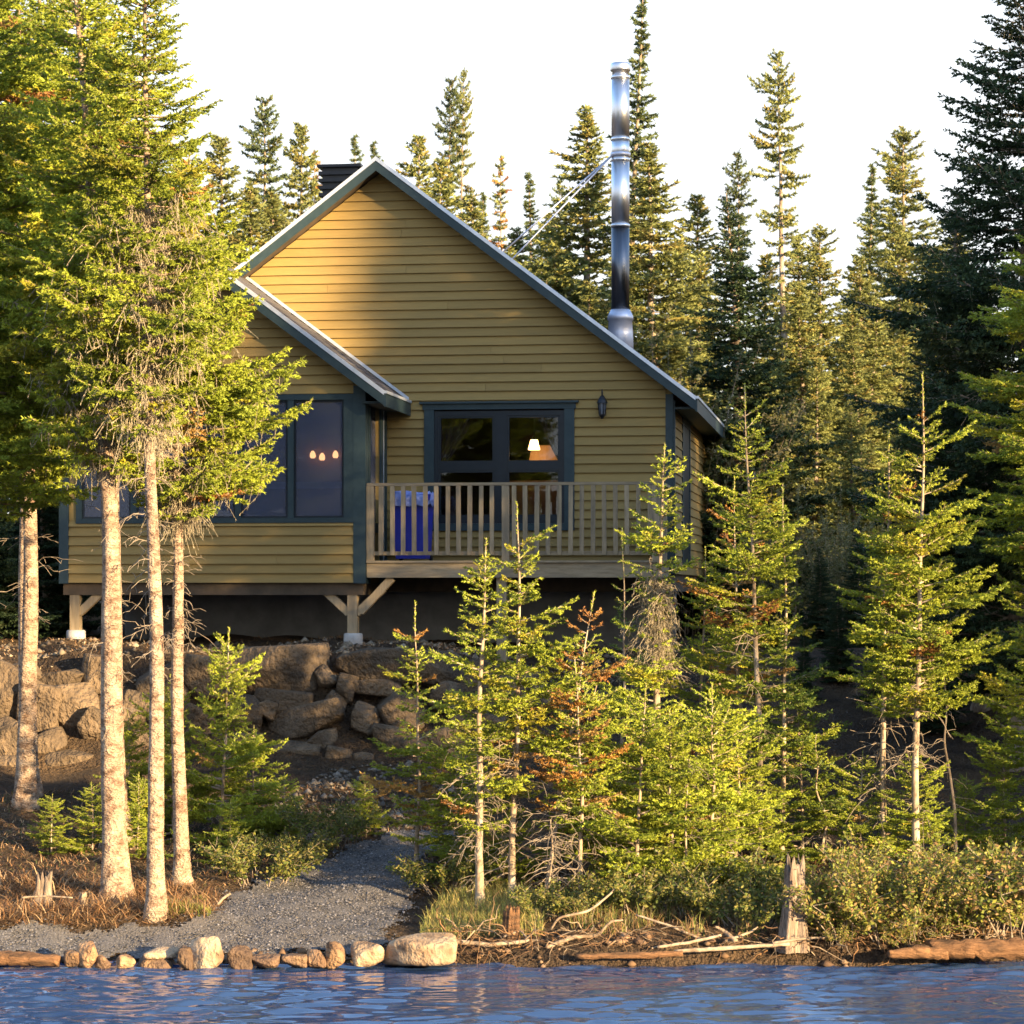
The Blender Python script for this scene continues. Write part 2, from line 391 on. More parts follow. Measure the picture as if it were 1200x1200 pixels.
def clap(parent, x0b, x0t, x1b, x1t, z0, z1, y, pb=.034, pt=.005):
    """one tapered board: proud at the bottom edge, tucked in at the top"""
    V = [(x0b, y, z0), (x1b, y, z0), (x1b, y - pb, z0), (x0b, y - pb, z0), (x0t, y, z1), (x1t, y, z1), (x1t, y - pt, z1), (x0t, y - pt, z1)]
    Fc = [(0, 1, 2, 3), (4, 7, 6, 5), (3, 2, 6, 7), (0, 3, 7, 4), (1, 5, 6, 2), (0, 4, 5, 1)]
    return obj('clapboard', mesh_poly('clapboard', V, Fc, M['clap']), parent)

EX = .1235
def side_rows(parent, z0, z1, xl, xr, y, holes, split=.5):
    """rows of boards between xl(z), xr(z), broken round rectangular holes"""
    k = 0
    while z0 + k * EX < z1 - .02:
        a = z0 + k * EX; c = min(a + EX, z1); k += 1
        cuts = []
        spans = [(a, c, None)]
        hz = [h for h in holes if h[3] > a + 1e-4 and h[2] < c - 1e-4]
        segs = [(xl(a), xl(c), xr(a), xr(c))]
        for h in hz:
            new = []
            for s in segs:
                if s[2] <= h[0] or s[0] >= h[1]: new.append(s); continue
                if h[0] - s[0] > .02: new.append((s[0], s[1], h[0], h[0]))
                if s[2] - h[1] > .02: new.append((h[1], h[1], s[2], s[3]))
                if h[3] < c - .012: clap(parent, h[0], h[0], h[1], h[1], h[3], c, y, .034 - .029 * (h[3] - a) / EX)
                if h[2] > a + .012: clap(parent, h[0], h[0], h[1], h[1], a, h[2], y, .034, .012)
            segs = new
        for s in segs:
            if s[2] - s[0] < .03 and s[3] - s[1] < .03: continue
            lm = min(s[2], s[3]) - max(s[0], s[1])
            if lm > 1.6 and rng.random() < split:
                x = max(s[0], s[1]) + lm * rng.uniform(.25, .75)
                clap(parent, s[0], s[1], x - .0015, x - .0015, a, c, y); clap(parent, x + .0015, x + .0015, s[2], s[3], a, c, y)
            else: clap(parent, *s, a, c, y)

def mxl(z):
    l = RX - (RZ_ - .17 - z) / SL
    if z > 5.72: l = max(l, WX + (WZ - z) / WS - .12 if z < WZ else l)
    else: l = WXR + .002
    return l
mxr = lambda z: min(-.09, RX + (RZ_ - .17 - z) / SL)
CH = (-3.36, -1.315, 3.985, 5.70)
side_rows(fw, zb, 8.80, mxl, mxr, 0, [CH])
# porch: below and above the window band
side_rows(wfw, 3.28, WZ0 - .02, lambda z: -7.86, lambda z: -4.03, W, [], .4)
side_rows(wfw, WZ1 + .06, 7.33, lambda z: max(-7.86, WX - (WZ - .16 - z) / WS), lambda z: min(-4.03, WX + (WZ - .16 - z) / WS), W, [], .4)
# right side wall boards (run along y)
def clapx(parent, y0, y1, z0, z1):
    V = [(0, y0, z0), (0, y1, z0), (.026, y1, z0), (.026, y0, z0), (0, y0, z1), (0, y1, z1), (.008, y1, z1), (.008, y0, z1)]
    Fc = [(0, 3, 2, 1), (4, 5, 6, 7), (3, 7, 6, 2), (0, 4, 7, 3), (1, 2, 6, 5), (0, 1, 5, 4)]
    return obj('clapboard', mesh_poly('clapboard', V, Fc, M['clap']), parent)
k = 0
while zb + k * EX < 5.62:
    z = zb + k * EX; k += 1
    clapx(rw, .10, 1.55, z, z + EX)
    clapx(rw, 3.1, DEP, z, z + EX)
    if z + EX < 3.6: clapx(rw, 1.55, 3.1, z, z + EX)
# side door in the right wall
sd = boxes('side_door', [(0, .03, 1.56, 1.70, 3.53, 5.65), (0, .03, 2.95, 3.09, 3.53, 5.65), (0, .03, 1.70, 2.95, 5.50, 5.65)], M['trim'], CB)
box('door_leaf', 0.002, .018, 1.70, 2.95, 3.53, 5.50, M['sash'], sd)
# corner boards
for (x0, x1, y0, y1, z0, z1) in [(-.09, .012, -.034, 0, zb, 5.80), (0, .034, .0, .10, zb, 5.72),
                               (WXR - .13, WXR + .03, W - .034, W, 3.27, 5.84), (WXR, WXR + .034, W + .0, W + .14, 3.27, 5.78),
                               (WXL - .03, WXL + .10, W - .034, W, 3.27, 5.90)]:
    box('corner_board', x0, x1, y0, y1, z0, z1, M['trim'], CB)
# porch side: teal panels and a narrow window
sw = boxes('porch_side_window', [(WXR, WXR + .03, -1.30, -1.17, 3.27, 5.72), (WXR, WXR + .03, -.43, -.30, 3.27, 5.72), (WXR, WXR + .03, -1.17, -.43, 5.60, 5.72), (WXR, WXR + .03, -1.17, -.43, 3.95, 4.07)], M['trim'], CB)
box('pane', WXR - .06, WXR - .055, -1.18, -.42, 4.05, 5.62, M['screen'], sw)
box('pale_strip', WXR + .004, WXR + .035, -.30, -.27, 3.5, 5.7, M['drip'], sw)  # narrow pale upright strip behind the side window frame
box('corner_board', WXR, WXR + .03, -.14, -.03, 3.27, 5.72, M['trim'], CB)

# roof slabs: underside boards, shingle courses, rake boards, drip edges, eave fascias
def slab(name, xa, za, xb, zb_, y0, y1, t0, t1, m, parent):
    """sloping slab between line (xa,za) and (xb,zb_), from t0 to t1 below the line"""
    V = []
    for y in (y0, y1):
        V += [(xa, y, za - t0), (xb, y, zb_ - t0), (xb, y, zb_ - t1), (xa, y, za - t1)]
    Fc = [(0, 1, 2, 3), (7, 6, 5, 4), (0, 4, 5, 1), (1, 5, 6, 2), (2, 6, 7, 3), (3, 7, 4, 0)]
    return obj(name, mesh_poly(name, V, Fc, m), parent)
def half_roof(rf, xa, xb, zf, y0, y1, courses=True):
    za, zb_ = zf(xa), zf(xb); sgn = 1 if xb > xa else -1
    slab('roof_deck', xa, za, xb - sgn * .02, zf(xb - sgn * .02), y0 + .03, y1, .03, .15, M['dark'], rf)
    n = int(abs(xb - xa) / .115)
    for i in range(n):
        u0 = xa + (xb - xa) * i / n; u1 = xa + (xb - xa) * (i + 1.25) / n
        if i == n - 1: u1 = xb
        V = []
        for y in (y0 + .012, y1):
            V += [(u0, y, zf(u0) - .022), (u1, y, zf(u1) - .004), (u1, y, zf(u1) - .018), (u0, y, zf(u0) - .028)]
        Fc = [(0, 1, 2, 3), (7, 6, 5, 4), (0, 4, 5, 1), (1, 5, 6, 2), (2, 6, 7, 3), (3, 7, 4, 0)]
        obj('shingle_course', mesh_poly('shingle_course', V, Fc, M['shingle']), rf)
RF = obj('roof', mesh_poly('ridge_cap', *(lambda v: (v, [(0, 1, 4, 3), (1, 2, 5, 4)]))([(RX - .16, -.29, roofz(RX - .16) + .006), (RX, -.29, RZ_ + .012), (RX + .16, -.29, roofz(RX + .16) + .006), (RX - .16, DEP + .3, roofz(RX - .16) + .006), (RX, DEP + .3, RZ_ + .012), (RX + .16, DEP + .3, roofz(RX + .16) + .006)]), M['shingle']), CB)
EAV = .33
half_roof(RF, RX, EAV, roofz, -.30, DEP + .3)
half_roof(RF, RX, XL - .33, roofz, -.30, DEP + .3)
WF = obj('porch_roof', mesh_poly('porch_ridge_cap', *(lambda v: (v, [(0, 1, 4, 3), (1, 2, 5, 4)]))([(WX - .14, W - .29, wroofz(WX - .14) + .006), (WX, W - .29, WZ + .012), (WX + .14, W - .29, wroofz(WX + .14) + .006), (WX - .14, -.3, wroofz(WX - .14) + .006), (WX, -.3, WZ + .012), (WX + .14, -.3, wroofz(WX + .14) + .006)]), M['shingle']), CB)
half_roof(WF, WX, -3.57, wroofz, W - .30, -.004)
half_roof(WF, WX, XL - .33, wroofz, W - .30, -.31)
def rake(rf, xa, xb, zf, y, lo=.185):
    slab('rake_board', xa, zf(xa), xb, zf(xb), y - .025, y, .055, lo, M['trim'], rf)
    slab('drip_edge', xa, zf(xa), xb, zf(xb), y - .036, y + .05, -.006, .052, M['drip'], rf)
rake(RF, RX, EAV, roofz, -.30); rake(RF, RX, WX - .02, roofz, -.30)
rake(WF, WX, -3.57, wroofz, W - .30); rake(WF, WX, XL - .33, wroofz, W - .30)
def eave(rf, x, zf, y0, y1, s):
    z = zf(x)
    box('eave_fascia', min(x, x + s * .025), max(x, x + s * .025), y0, y1, z - .20, z - .03, M['trim'], rf)
    box('drip_edge', min(x, x + s * .04), max(x, x + s * .04), y0 - .01, y1, z - .032, z + .004, M['drip'], rf)
eave(RF, EAV, roofz, -.325, DEP + .3, 1); eave(RF, XL - .33, roofz, -.30, DEP + .3, -1)
eave(WF, -3.57, wroofz, W - .325, -.03, 1); eave(WF, XL - .33, wroofz, W - .325, -.31, -1)
slab('wall_flashing', WX + .1, wroofz(WX + .1), -3.57, wroofz(-3.57), -.045, -.03, -.05, .0, M['drip'], WF)
box('soffit', .0, EAV, .0, DEP + .2, 5.60, 5.63, M['trim'], RF)
box('soffit', WXR, -3.57, W - .1, -.04, 5.60, 5.63, M['trim'], WF)

# main window
MW = boxes('window', [(-3.36, -3.225, -.045, 0, 3.985, 5.62), (-1.45, -1.315, -.045, 0, 3.985, 5.62), (-3.225, -1.45, -.045, 0, 3.985, 4.08)], M['trim'], CB)
box('head_casing', -3.38, -1.295, -.05, 0, 5.62, 5.70, M['trim'], MW); box('head_cap', -3.42, -1.255, -.085, 0, 5.70, 5.727, M['trim'], MW)
cxw = -2.315
boxes('sash', [(-3.223, -3.165, -.02, .06, 4.082, 5.60), (-1.51, -1.452, -.02, .06, 4.082, 5.60), (-3.165, -1.51, -.02, .06, 5.535, 5.60), (-3.165, -1.51, -.02, .06, 4.082, 4.17), (cxw - .085, cxw + .085, -.02, .06, 4.17, 5.535)], M['sash'], MW)
for (a, c) in ((-3.165, cxw - .085), (cxw + .085, -1.51)):
    box('transom_bar', a, c, -.015, .058, 4.80, 4.90, M['sash'], MW)
    for z0, z1 in ((4.17, 4.80), (4.90, 5.535)):
        boxes('glazing_bead', [(a, a + .03, -.008, .0, z0, z1), (c - .03, c, -.008, .0, z0, z1), (a + .03, c - .03, -.008, 0, z1 - .03, z1), (a + .03, c - .03, -.008, 0, z0, z0 + .03)], M['sash'], MW)
        box('pane', a, c, .028, .033, z0, z1, M['glass'], MW)

# porch window band: five screens
PW = boxes('porch_window_frame', [(-7.76, -4.03, W - .03, W, 5.66, 5.735), (-7.76, -4.03, W - .035, W, 4.06, 4.125), (-7.76, -7.68, W - .028, W, 4.125, 5.66), (-4.16, -4.03, W - .028, W, 4.125, 5.66)], M['trim'], CB)
pxs = np.linspace(-7.68, -4.16, 6)
for i in range(5):
    a, c = pxs[i] + (.04 if i else 0), pxs[i + 1] - (.04 if i < 4 else 0)
    if i: box('mullion', pxs[i] - .04, pxs[i] + .04, W - .024, W + .04, 4.125, 5.66, M['trim'], PW)
    s_ = box('screen_panel', a + .025, c - .025, W + .01, W + .013, 4.15, 5.635, M['screen'], PW)
    boxes('screen_frame', [(a, a + .025, W - .005, W + .02, 4.125, 5.66), (c - .025, c, W - .005, W + .02, 4.125, 5.66), (a + .025, c - .025, W - .005, W + .02, 4.125, 4.15), (a + .025, c - .025, W - .005, W + .02, 5.635, 5.66)], M['sash'], s_)
# inside the porch and the room
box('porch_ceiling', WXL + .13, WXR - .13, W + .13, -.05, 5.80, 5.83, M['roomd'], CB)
box('porch_bench_rail', WXL + .14, WXR - .14, -.10, -.06, 4.565, 4.655, M['drip'], CB)
box('room_floor', XL + .15, -.15, .15, 4.0, 3.40, 3.44, M['room'], CB)
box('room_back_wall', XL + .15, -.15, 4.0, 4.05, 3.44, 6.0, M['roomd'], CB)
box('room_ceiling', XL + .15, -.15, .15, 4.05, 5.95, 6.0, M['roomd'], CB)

# rooftop vent and flue
VN = empty('roof_vent', (0, 0, 0), None, None); VN.parent = CB
vx0, vx1, vy0, vy1 = -5.42, -4.80, 2.7, 3.3
box('vent_core', vx0 + .05, vx1 - .05, vy0 + .05, vy1 - .05, roofz(vx1) - 1.1, 9.40, M['black'], VN)
for i in range(9):
    z = 9.34 - i * .105
    box('louvre', vx0, vx1, vy0, vy1, z - .05, z, M['black'], VN)
box('vent_cap', vx0 - .02, vx1 + .02, vy0 - .02, vy1 + .02, 9.40, 9.44, M['black'], VN)
CHX, CHY = -.99, 3.0
CHI = empty('chimney', (CHX, CHY, 0), None, None); CHI.parent = CB
rz0 = roofz(CHX)
lathe('flashing_collar', [(.20, rz0 - .25), (.185, rz0 + .18), (.172, rz0 + .36), (.19, rz0 + .37), (.19, rz0 + .42), (.14, rz0 + .52)], M['steeld'], CHI, seg=28)
zj = [rz0 + .46, 8.50, 9.46, 9.76, 10.66]
for i, (a, c) in enumerate(zip(zj[:-1], zj[1:])):
    lathe('pipe_section', [(.132, a), (.132, c - .012)], M['steelb'] if i == 0 else M['steel'], CHI, seg=36)
    lathe('joint_band', [(.132, c - .03), (.141, c - .025), (.141, c + .01), (.132, c + .015)], M['steel'], CHI, seg=36)
lathe('brace_clamp', [(.133, 9.50), (.148, 9.505), (.148, 9.555), (.133, 9.56)], M['steeld'], CHI, seg=36)
lathe('flue_cap', [(.120, 10.66), (.120, 10.74), (.145, 10.75), (.150, 10.76), (.150, 10.83), (.135, 10.86), (.03, 10.88)], M['steel'], CHI, seg=36)
for (ex, ey) in ((-1.62, -1.0), (-1.36, -1.8)):
    bar('brace_rod', (-.10, -.05, 9.53), (ex, ey, roofz(CHX + ex) - .0), .012, M['steeld'], CHI)

# posts under the porch
def bracebar(name, p0, p1, w, m, parent):
    p0, p1 = np.array(p0), np.array(p1); d = (p1 - p0) / np.linalg.norm(p1 - p0); s = np.array([-d[2], 0, d[0]]) * w / 2
    V = [tuple(p + sg * s + np.array([0, yy, 0])) for p in (p0, p1) for sg in (-1, 1) for yy in (0, .09)]
    Fc = [(0, 2, 3, 1), (4, 5, 7, 6), (0, 1, 5, 4), (2, 6, 7, 3), (0, 4, 6, 2), (1, 3, 7, 5)]
    return obj(name, mesh_poly(name, V, Fc, m), parent)
for X, br in ((-7.80, (1,)), (-4.06, (-1, 1))):
    gz = g1(*cw(X, W + .1, 0)[:2])
    ps = box('support_post', X - .065, X + .065, W + .04, W + .17, gz + .13, 3.12, M['wood'], CB)
    for s in br: bracebar('brace', (X + s * .05, W + .06, 2.88), (X + s * .40, W + .06, 3.20), .10, M['wood'], ps)
    lathe('concrete_footing', [(.13, gz - .15), (.125, gz + .12), (.11, gz + .135)], M['conc'], ps, (X, W + .105, 0), 16)
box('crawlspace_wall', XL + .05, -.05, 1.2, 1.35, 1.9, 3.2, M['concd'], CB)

# deck (own thing), lantern, bin, room contents
DK = empty('deck', CB.location, 'weathered wooden deck with baluster railing in front of the cabin', 'deck', rz=PH)
dx0, dx1 = WXR + .04, -.04
box('rim_beam', dx0, dx1, W, W + .05, 3.345, 3.535, M['woodx'], DK)
box('side_beam', dx1 - .05, dx1, W + .052, -.04, 3.345, 3.535, M['wood'], DK)
n = 11; wdt = (-.045 - W + .03) / n
for i in range(n):
    box('deck_board', dx0, dx1 + .02, W - .03 + i * wdt, W - .03 + (i + 1) * wdt - .006, 3.537, 3.565, M['woodx'], DK)
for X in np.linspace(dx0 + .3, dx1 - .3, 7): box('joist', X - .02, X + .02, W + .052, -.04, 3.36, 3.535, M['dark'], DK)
RL = box('top_rail', dx0 + .0, dx1 + .02, W - .01, W + .10, 4.535, 4.572, M['woodx'], DK)
box('bottom_rail', dx0 + .09, dx1 - .09, W + .03, W + .07, 3.635, 3.685, M['woodx'], DK)
for X in (dx0 + .045, -2.04, dx1 - .06): box('railing_post', X - .047, X + .047, W - .006, W + .086, 3.567, 4.533, M['wood'], DK)
X = dx0 + .045 + .145
while X < dx1 - .12:
    if abs(X + 2.04) > .08:
        o = box('baluster', -.028, .028, 0, .036, 0, .895, M['wood'], DK); o.location = (X + rng.uniform(-.004, .004), W - .007 - .0, 3.637); o.rotation_euler = (0, rng.uniform(-.006, .006), 0)
        o.scale = (rng.uniform(.92, 1.06), 1, 1)
    X += .1455
# side railing
box('top_rail', dx1 - .08, dx1 + .02, W + .102, -.04, 4.535, 4.572, M['wood'], DK)
for Y in np.arange(W + .25, -.1, .145): box('baluster', dx1 - .05, dx1 - .014, Y - .027, Y + .027, 3.567, 4.533, M['wood'], DK)
for X in (-2.1, dx1 - .12):
    gz = g1(*cw(X, W + .15, 0)[:2])
    box('deck_post', X - .065, X + .065, W + .06, W + .19, gz - .1, 3.345, M['wood'], DK)
bracebar('brace', (WXR - .16 + .1, W + .056, 2.90), (WXR + .36, W + .056, 3.343), .10, M['wood'], DK)

LN = empty('wall_lantern', cw(-.93, -.03, 5.62), 'small black lantern on the gable wall right of the window', 'lantern', rz=PH)
box('back_plate', -.04, .04, .0, .022, -.10, .12, M['black'], LN)
lathe('lantern_roof', [(.075, .06), (.06, .10), (.03, .15), (.012, .17), (.012, .21), (.004, .25)], M['black'], LN, (0, -.10, 0), 8, False)
lathe('lantern_glass', [(.038, -.09), (.052, .06)], nmat('smoked_glass', (.10, .11, .13), (.14, .15, .17), 8, .1, 0), LN, (0, -.10, 0), 8, False)
for a in range(6):
    c_, s_ = math.cos(a * 1.047), math.sin(a * 1.047)
    bar('lantern_bar', (.042 * c_, -.10 + .042 * s_, -.09), (.056 * c_, -.10 + .056 * s_, .06), .005, M['black'], LN)
lathe('lantern_base', [(.012, -.15), (.03, -.12), (.046, -.10), (.046, -.085)], M['black'], LN, (0, -.10, 0), 8, False)
bar('lantern_arm', (0, .0, .17), (0, -.10, .17), .008, M['black'], LN)

BN = empty('recycling_bin', cw(-3.36, -.85, 3.565), 'blue plastic bin with crumpled liner behind the deck railing', 'bin', rz=PH)
def frustum(name, w0, w1, d0, d1, z0, z1, m, parent):
    V = [(-w0, -d0, z0), (w0, -d0, z0), (w0, d0, z0), (-w0, d0, z0), (-w1, -d1, z1), (w1, -d1, z1), (w1, d1, z1), (-w1, d1, z1)]
    Fc = [(0, 3, 2, 1), (4, 5, 6, 7), (0, 1, 5, 4), (1, 2, 6, 5), (2, 3, 7, 6), (3, 0, 4, 7)]
    return obj(name, mesh_poly(name, V, Fc, m), parent)
frustum('bin_body', .20, .235, .20, .235, .03, .86, M['bluebin'], BN)
frustum('bin_rim', .262, .265, .262, .265, .80, .875, M['bluebin'], BN)
for s in (-1, 1): lathe('wheel', [(.06, -.02), (.07, -.015), (.07, .015), (.06, .02)], M['black'], BN, (s * .2, .2, .07), 12).rotation_euler = (0, R(90), 0)
V, Fc = [], []
r_ = random.Random(4); nn = 28
for j, (rad, z) in enumerate(((.275, .74), (.283, .82), (.27, .90), (.24, .905))):
    for k in range(nn):
        a = 2 * math.pi * k / nn; q = 1 / max(abs(math.cos(a)), abs(math.sin(a))); q = min(q, 1.22)
        V.append((rad * q * math.cos(a) + r_.uniform(-.008, .008), rad * q * math.sin(a) + r_.uniform(-.008, .008), z + r_.uniform(-.035, .02)))
for j in range(3):
    for k in range(nn): Fc.append((j * nn + k, j * nn + (k + 1) % nn, (j + 1) * nn + (k + 1) % nn, (j + 1) * nn + k))
Fc.append(tuple(3 * nn + k for k in range(nn)))
obj('liner', mesh_poly('liner', V, Fc, M['liner']), BN)

# curtains, pendant lamp and kitchen unit behind the window
def curtain(X0, X1, mirror, label):
    V, Fc = [], []; n, mm = 30, 10
    for j in range(mm):
        v = j / (mm - 1); z = 5.58 - v * .75
        wd_ = (1 - .72 * v ** 1.3)
        for i in range(n):
            u = i / (n - 1); x = X0 + (X1 - X0) * u * wd_ if not mirror else X1 - (X1 - X0) * u * wd_
            V.append((x, .22 + .03 * math.sin(u * 34) * (1 - .4 * v), z))
    for j in range(mm - 1):
        for i in range(n - 1): Fc.append((j * n + i, j * n + i + 1, (j + 1) * n + i + 1, (j + 1) * n + i))
    o = obj('curtain', mesh_poly('curtain', V, Fc, M['curtain'], True)); o.location = CB.location; o.rotation_euler = (0, 0, PH)
    md = o.modifiers.new('thick', 'SOLIDIFY'); md.thickness = .006
    tag(o, label, 'curtain', 'curtains in the cabin window')
curtain(-3.30, -2.72, False, 'dark maroon curtain tied back in the left window pane')
curtain(-1.84, -1.37, True, 'dark maroon curtain tied back in the right window pane')
PL = empty('pendant_lamp', cw(-2.075, 1.6, 5.23), 'small glowing lamp hanging inside the right window pane', 'lamp', rz=PH)
lathe('lamp_shade', [(.085, -.07), (.05, .07)], M['lamp'], PL, seg=18); bar('cord', (0, 0, .07), (0, 0, .70), .006, M['black'], PL)
lathe('shade_cap', [(.052, .07), (.03, .10), (.012, .13)], M['black'], PL, seg=14)
pl = bpy.data.lights.new('lamp_light', 'POINT'); pl.energy = .8; pl.color = (1, .55, .2); pl.shadow_soft_size = .06
plo = bpy.data.objects.new('lamp_light', pl); COL.objects.link(plo); plo.parent = PL; plo.location = (0, 0, -.16)
KC = empty('kitchen_hood', cw(-1.95, 2.05, 3.44), 'honey coloured wooden unit lit by the lamp inside the cabin', 'cabinet', rz=PH)
frustum('hood_panel', .24, .20, .16, .14, 1.56, 1.80, M['cab'], KC); box('hood_shelf', -.58, .30, -.30, .22, 1.50, 1.555, M['cab'], KC)
box('unit_body', -.54, .26, -.2, .2, .0, 1.30, M['room'], KC); box('unit_door', -.52, -.15, -.222, -.202, .1, 1.25, M['room'], KC); box('unit_door', -.13, .24, -.222, -.202, .1, 1.25, M['room'], KC)
for X, lb in ((-4.885, 'leftmost'), (-4.755, 'middle'), (-4.57, 'rightmost')):
    e = empty('sconce', cw(X, -.10, 5.02 if lb != 'middle' else 4.99), lb + ' of the three small orange lamps glowing inside the screened porch', 'lamp', 'porch lamps', PH)
    lathe('lamp_shade', [(.026, -.045), (.042, -.02), (.036, .02), (.014, .055)], M['sconce'], e, seg=14); bar('bracket', (0, 0, .07), (0, .08, .09), .008, M['black'], e)

# ------------------------------------------------------------------ conifers
def prisms(p0, p1, r0, r1):
    """vectorised three-sided tapered sticks"""
    p0, p1 = np.asarray(p0, float), np.asarray(p1, float); n = len(p0)
    d = p1 - p0; d /= np.linalg.norm(d, axis=1, keepdims=True) + 1e-9
    ref = np.where(np.abs(d[:, 2:3]) > .9, np.array([[1., 0, 0]]), np.array([[0, 0, 1.]]))
    a = np.cross(d, ref); a /= np.linalg.norm(a, axis=1, keepdims=True) + 1e-9; b = np.cross(d, a)
    V = np.zeros((n, 6, 3))
    for k in range(3):
        o = math.cos(2.094 * k) * a + math.sin(2.094 * k) * b
        V[:, k] = p0 + o * np.reshape(r0, (-1, 1)); V[:, k + 3] = p1 + o * np.reshape(r1, (-1, 1))
    base = (np.arange(n) * 6)[:, None]
    T = np.concatenate([base + np.array([[k, (k + 1) % 3, (k + 1) % 3 + 3]]) for k in range(3)] + [base + np.array([[k, (k + 1) % 3 + 3, k + 3]]) for k in range(3)])
    return V.reshape(-1, 3), T

def needles(p0, p1, col, sp, nlen, nwid, r, ang=(.5, 1.0), grav=0, jit=.22):
    """needles standing out along each twig segment"""
    d = p1 - p0; L = np.linalg.norm(d, axis=1); ax = d / (L[:, None] + 1e-9)
    cnt = np.floor(L / sp + r.random(len(L))).astype(int); idx = np.repeat(np.arange(len(L)), cnt); n = len(idx)
    t = r.random((n, 1)); pos = p0[idx] + t * d[idx]; A = ax[idx]
    q = r.normal(size=(n, 3)); q -= (q * A).sum(1, keepdims=True) * A; q /= np.linalg.norm(q, axis=1, keepdims=True) + 1e-9
    an = r.uniform(ang[0], ang[1], (n, 1)); nd = A * np.cos(an) + q * np.sin(an)
    if grav: nd[:, 2] -= grav; nd /= np.linalg.norm(nd, axis=1, keepdims=True)
    sd = np.cross(nd, r.normal(size=(n, 3))); sd /= np.linalg.norm(sd, axis=1, keepdims=True) + 1e-9
    ln = nlen * r.uniform(.7, 1.25, (n, 1)); w = nwid * r.uniform(.7, 1.3, (n, 1))
    V = np.stack([pos - sd * w / 2, pos + sd * w / 2, pos + nd * ln], 1).reshape(-1, 3)
    C = np.repeat(col[idx] * r.uniform(1 - jit, 1 + jit, (n, 1)), 3, axis=0)
    return V, np.arange(3 * n).reshape(-1, 3), C

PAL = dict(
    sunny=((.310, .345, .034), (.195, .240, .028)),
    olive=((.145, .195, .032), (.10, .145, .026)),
    deep=((.045, .070, .026), (.032, .055, .023)),  # needles darkened in colour for the shaded trees, sunny holds the sunlit tone
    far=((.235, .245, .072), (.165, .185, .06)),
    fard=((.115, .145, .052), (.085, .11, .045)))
DEADC = np.array([(.34, .17, .04), (.38, .23, .07), (.26, .12, .035)])

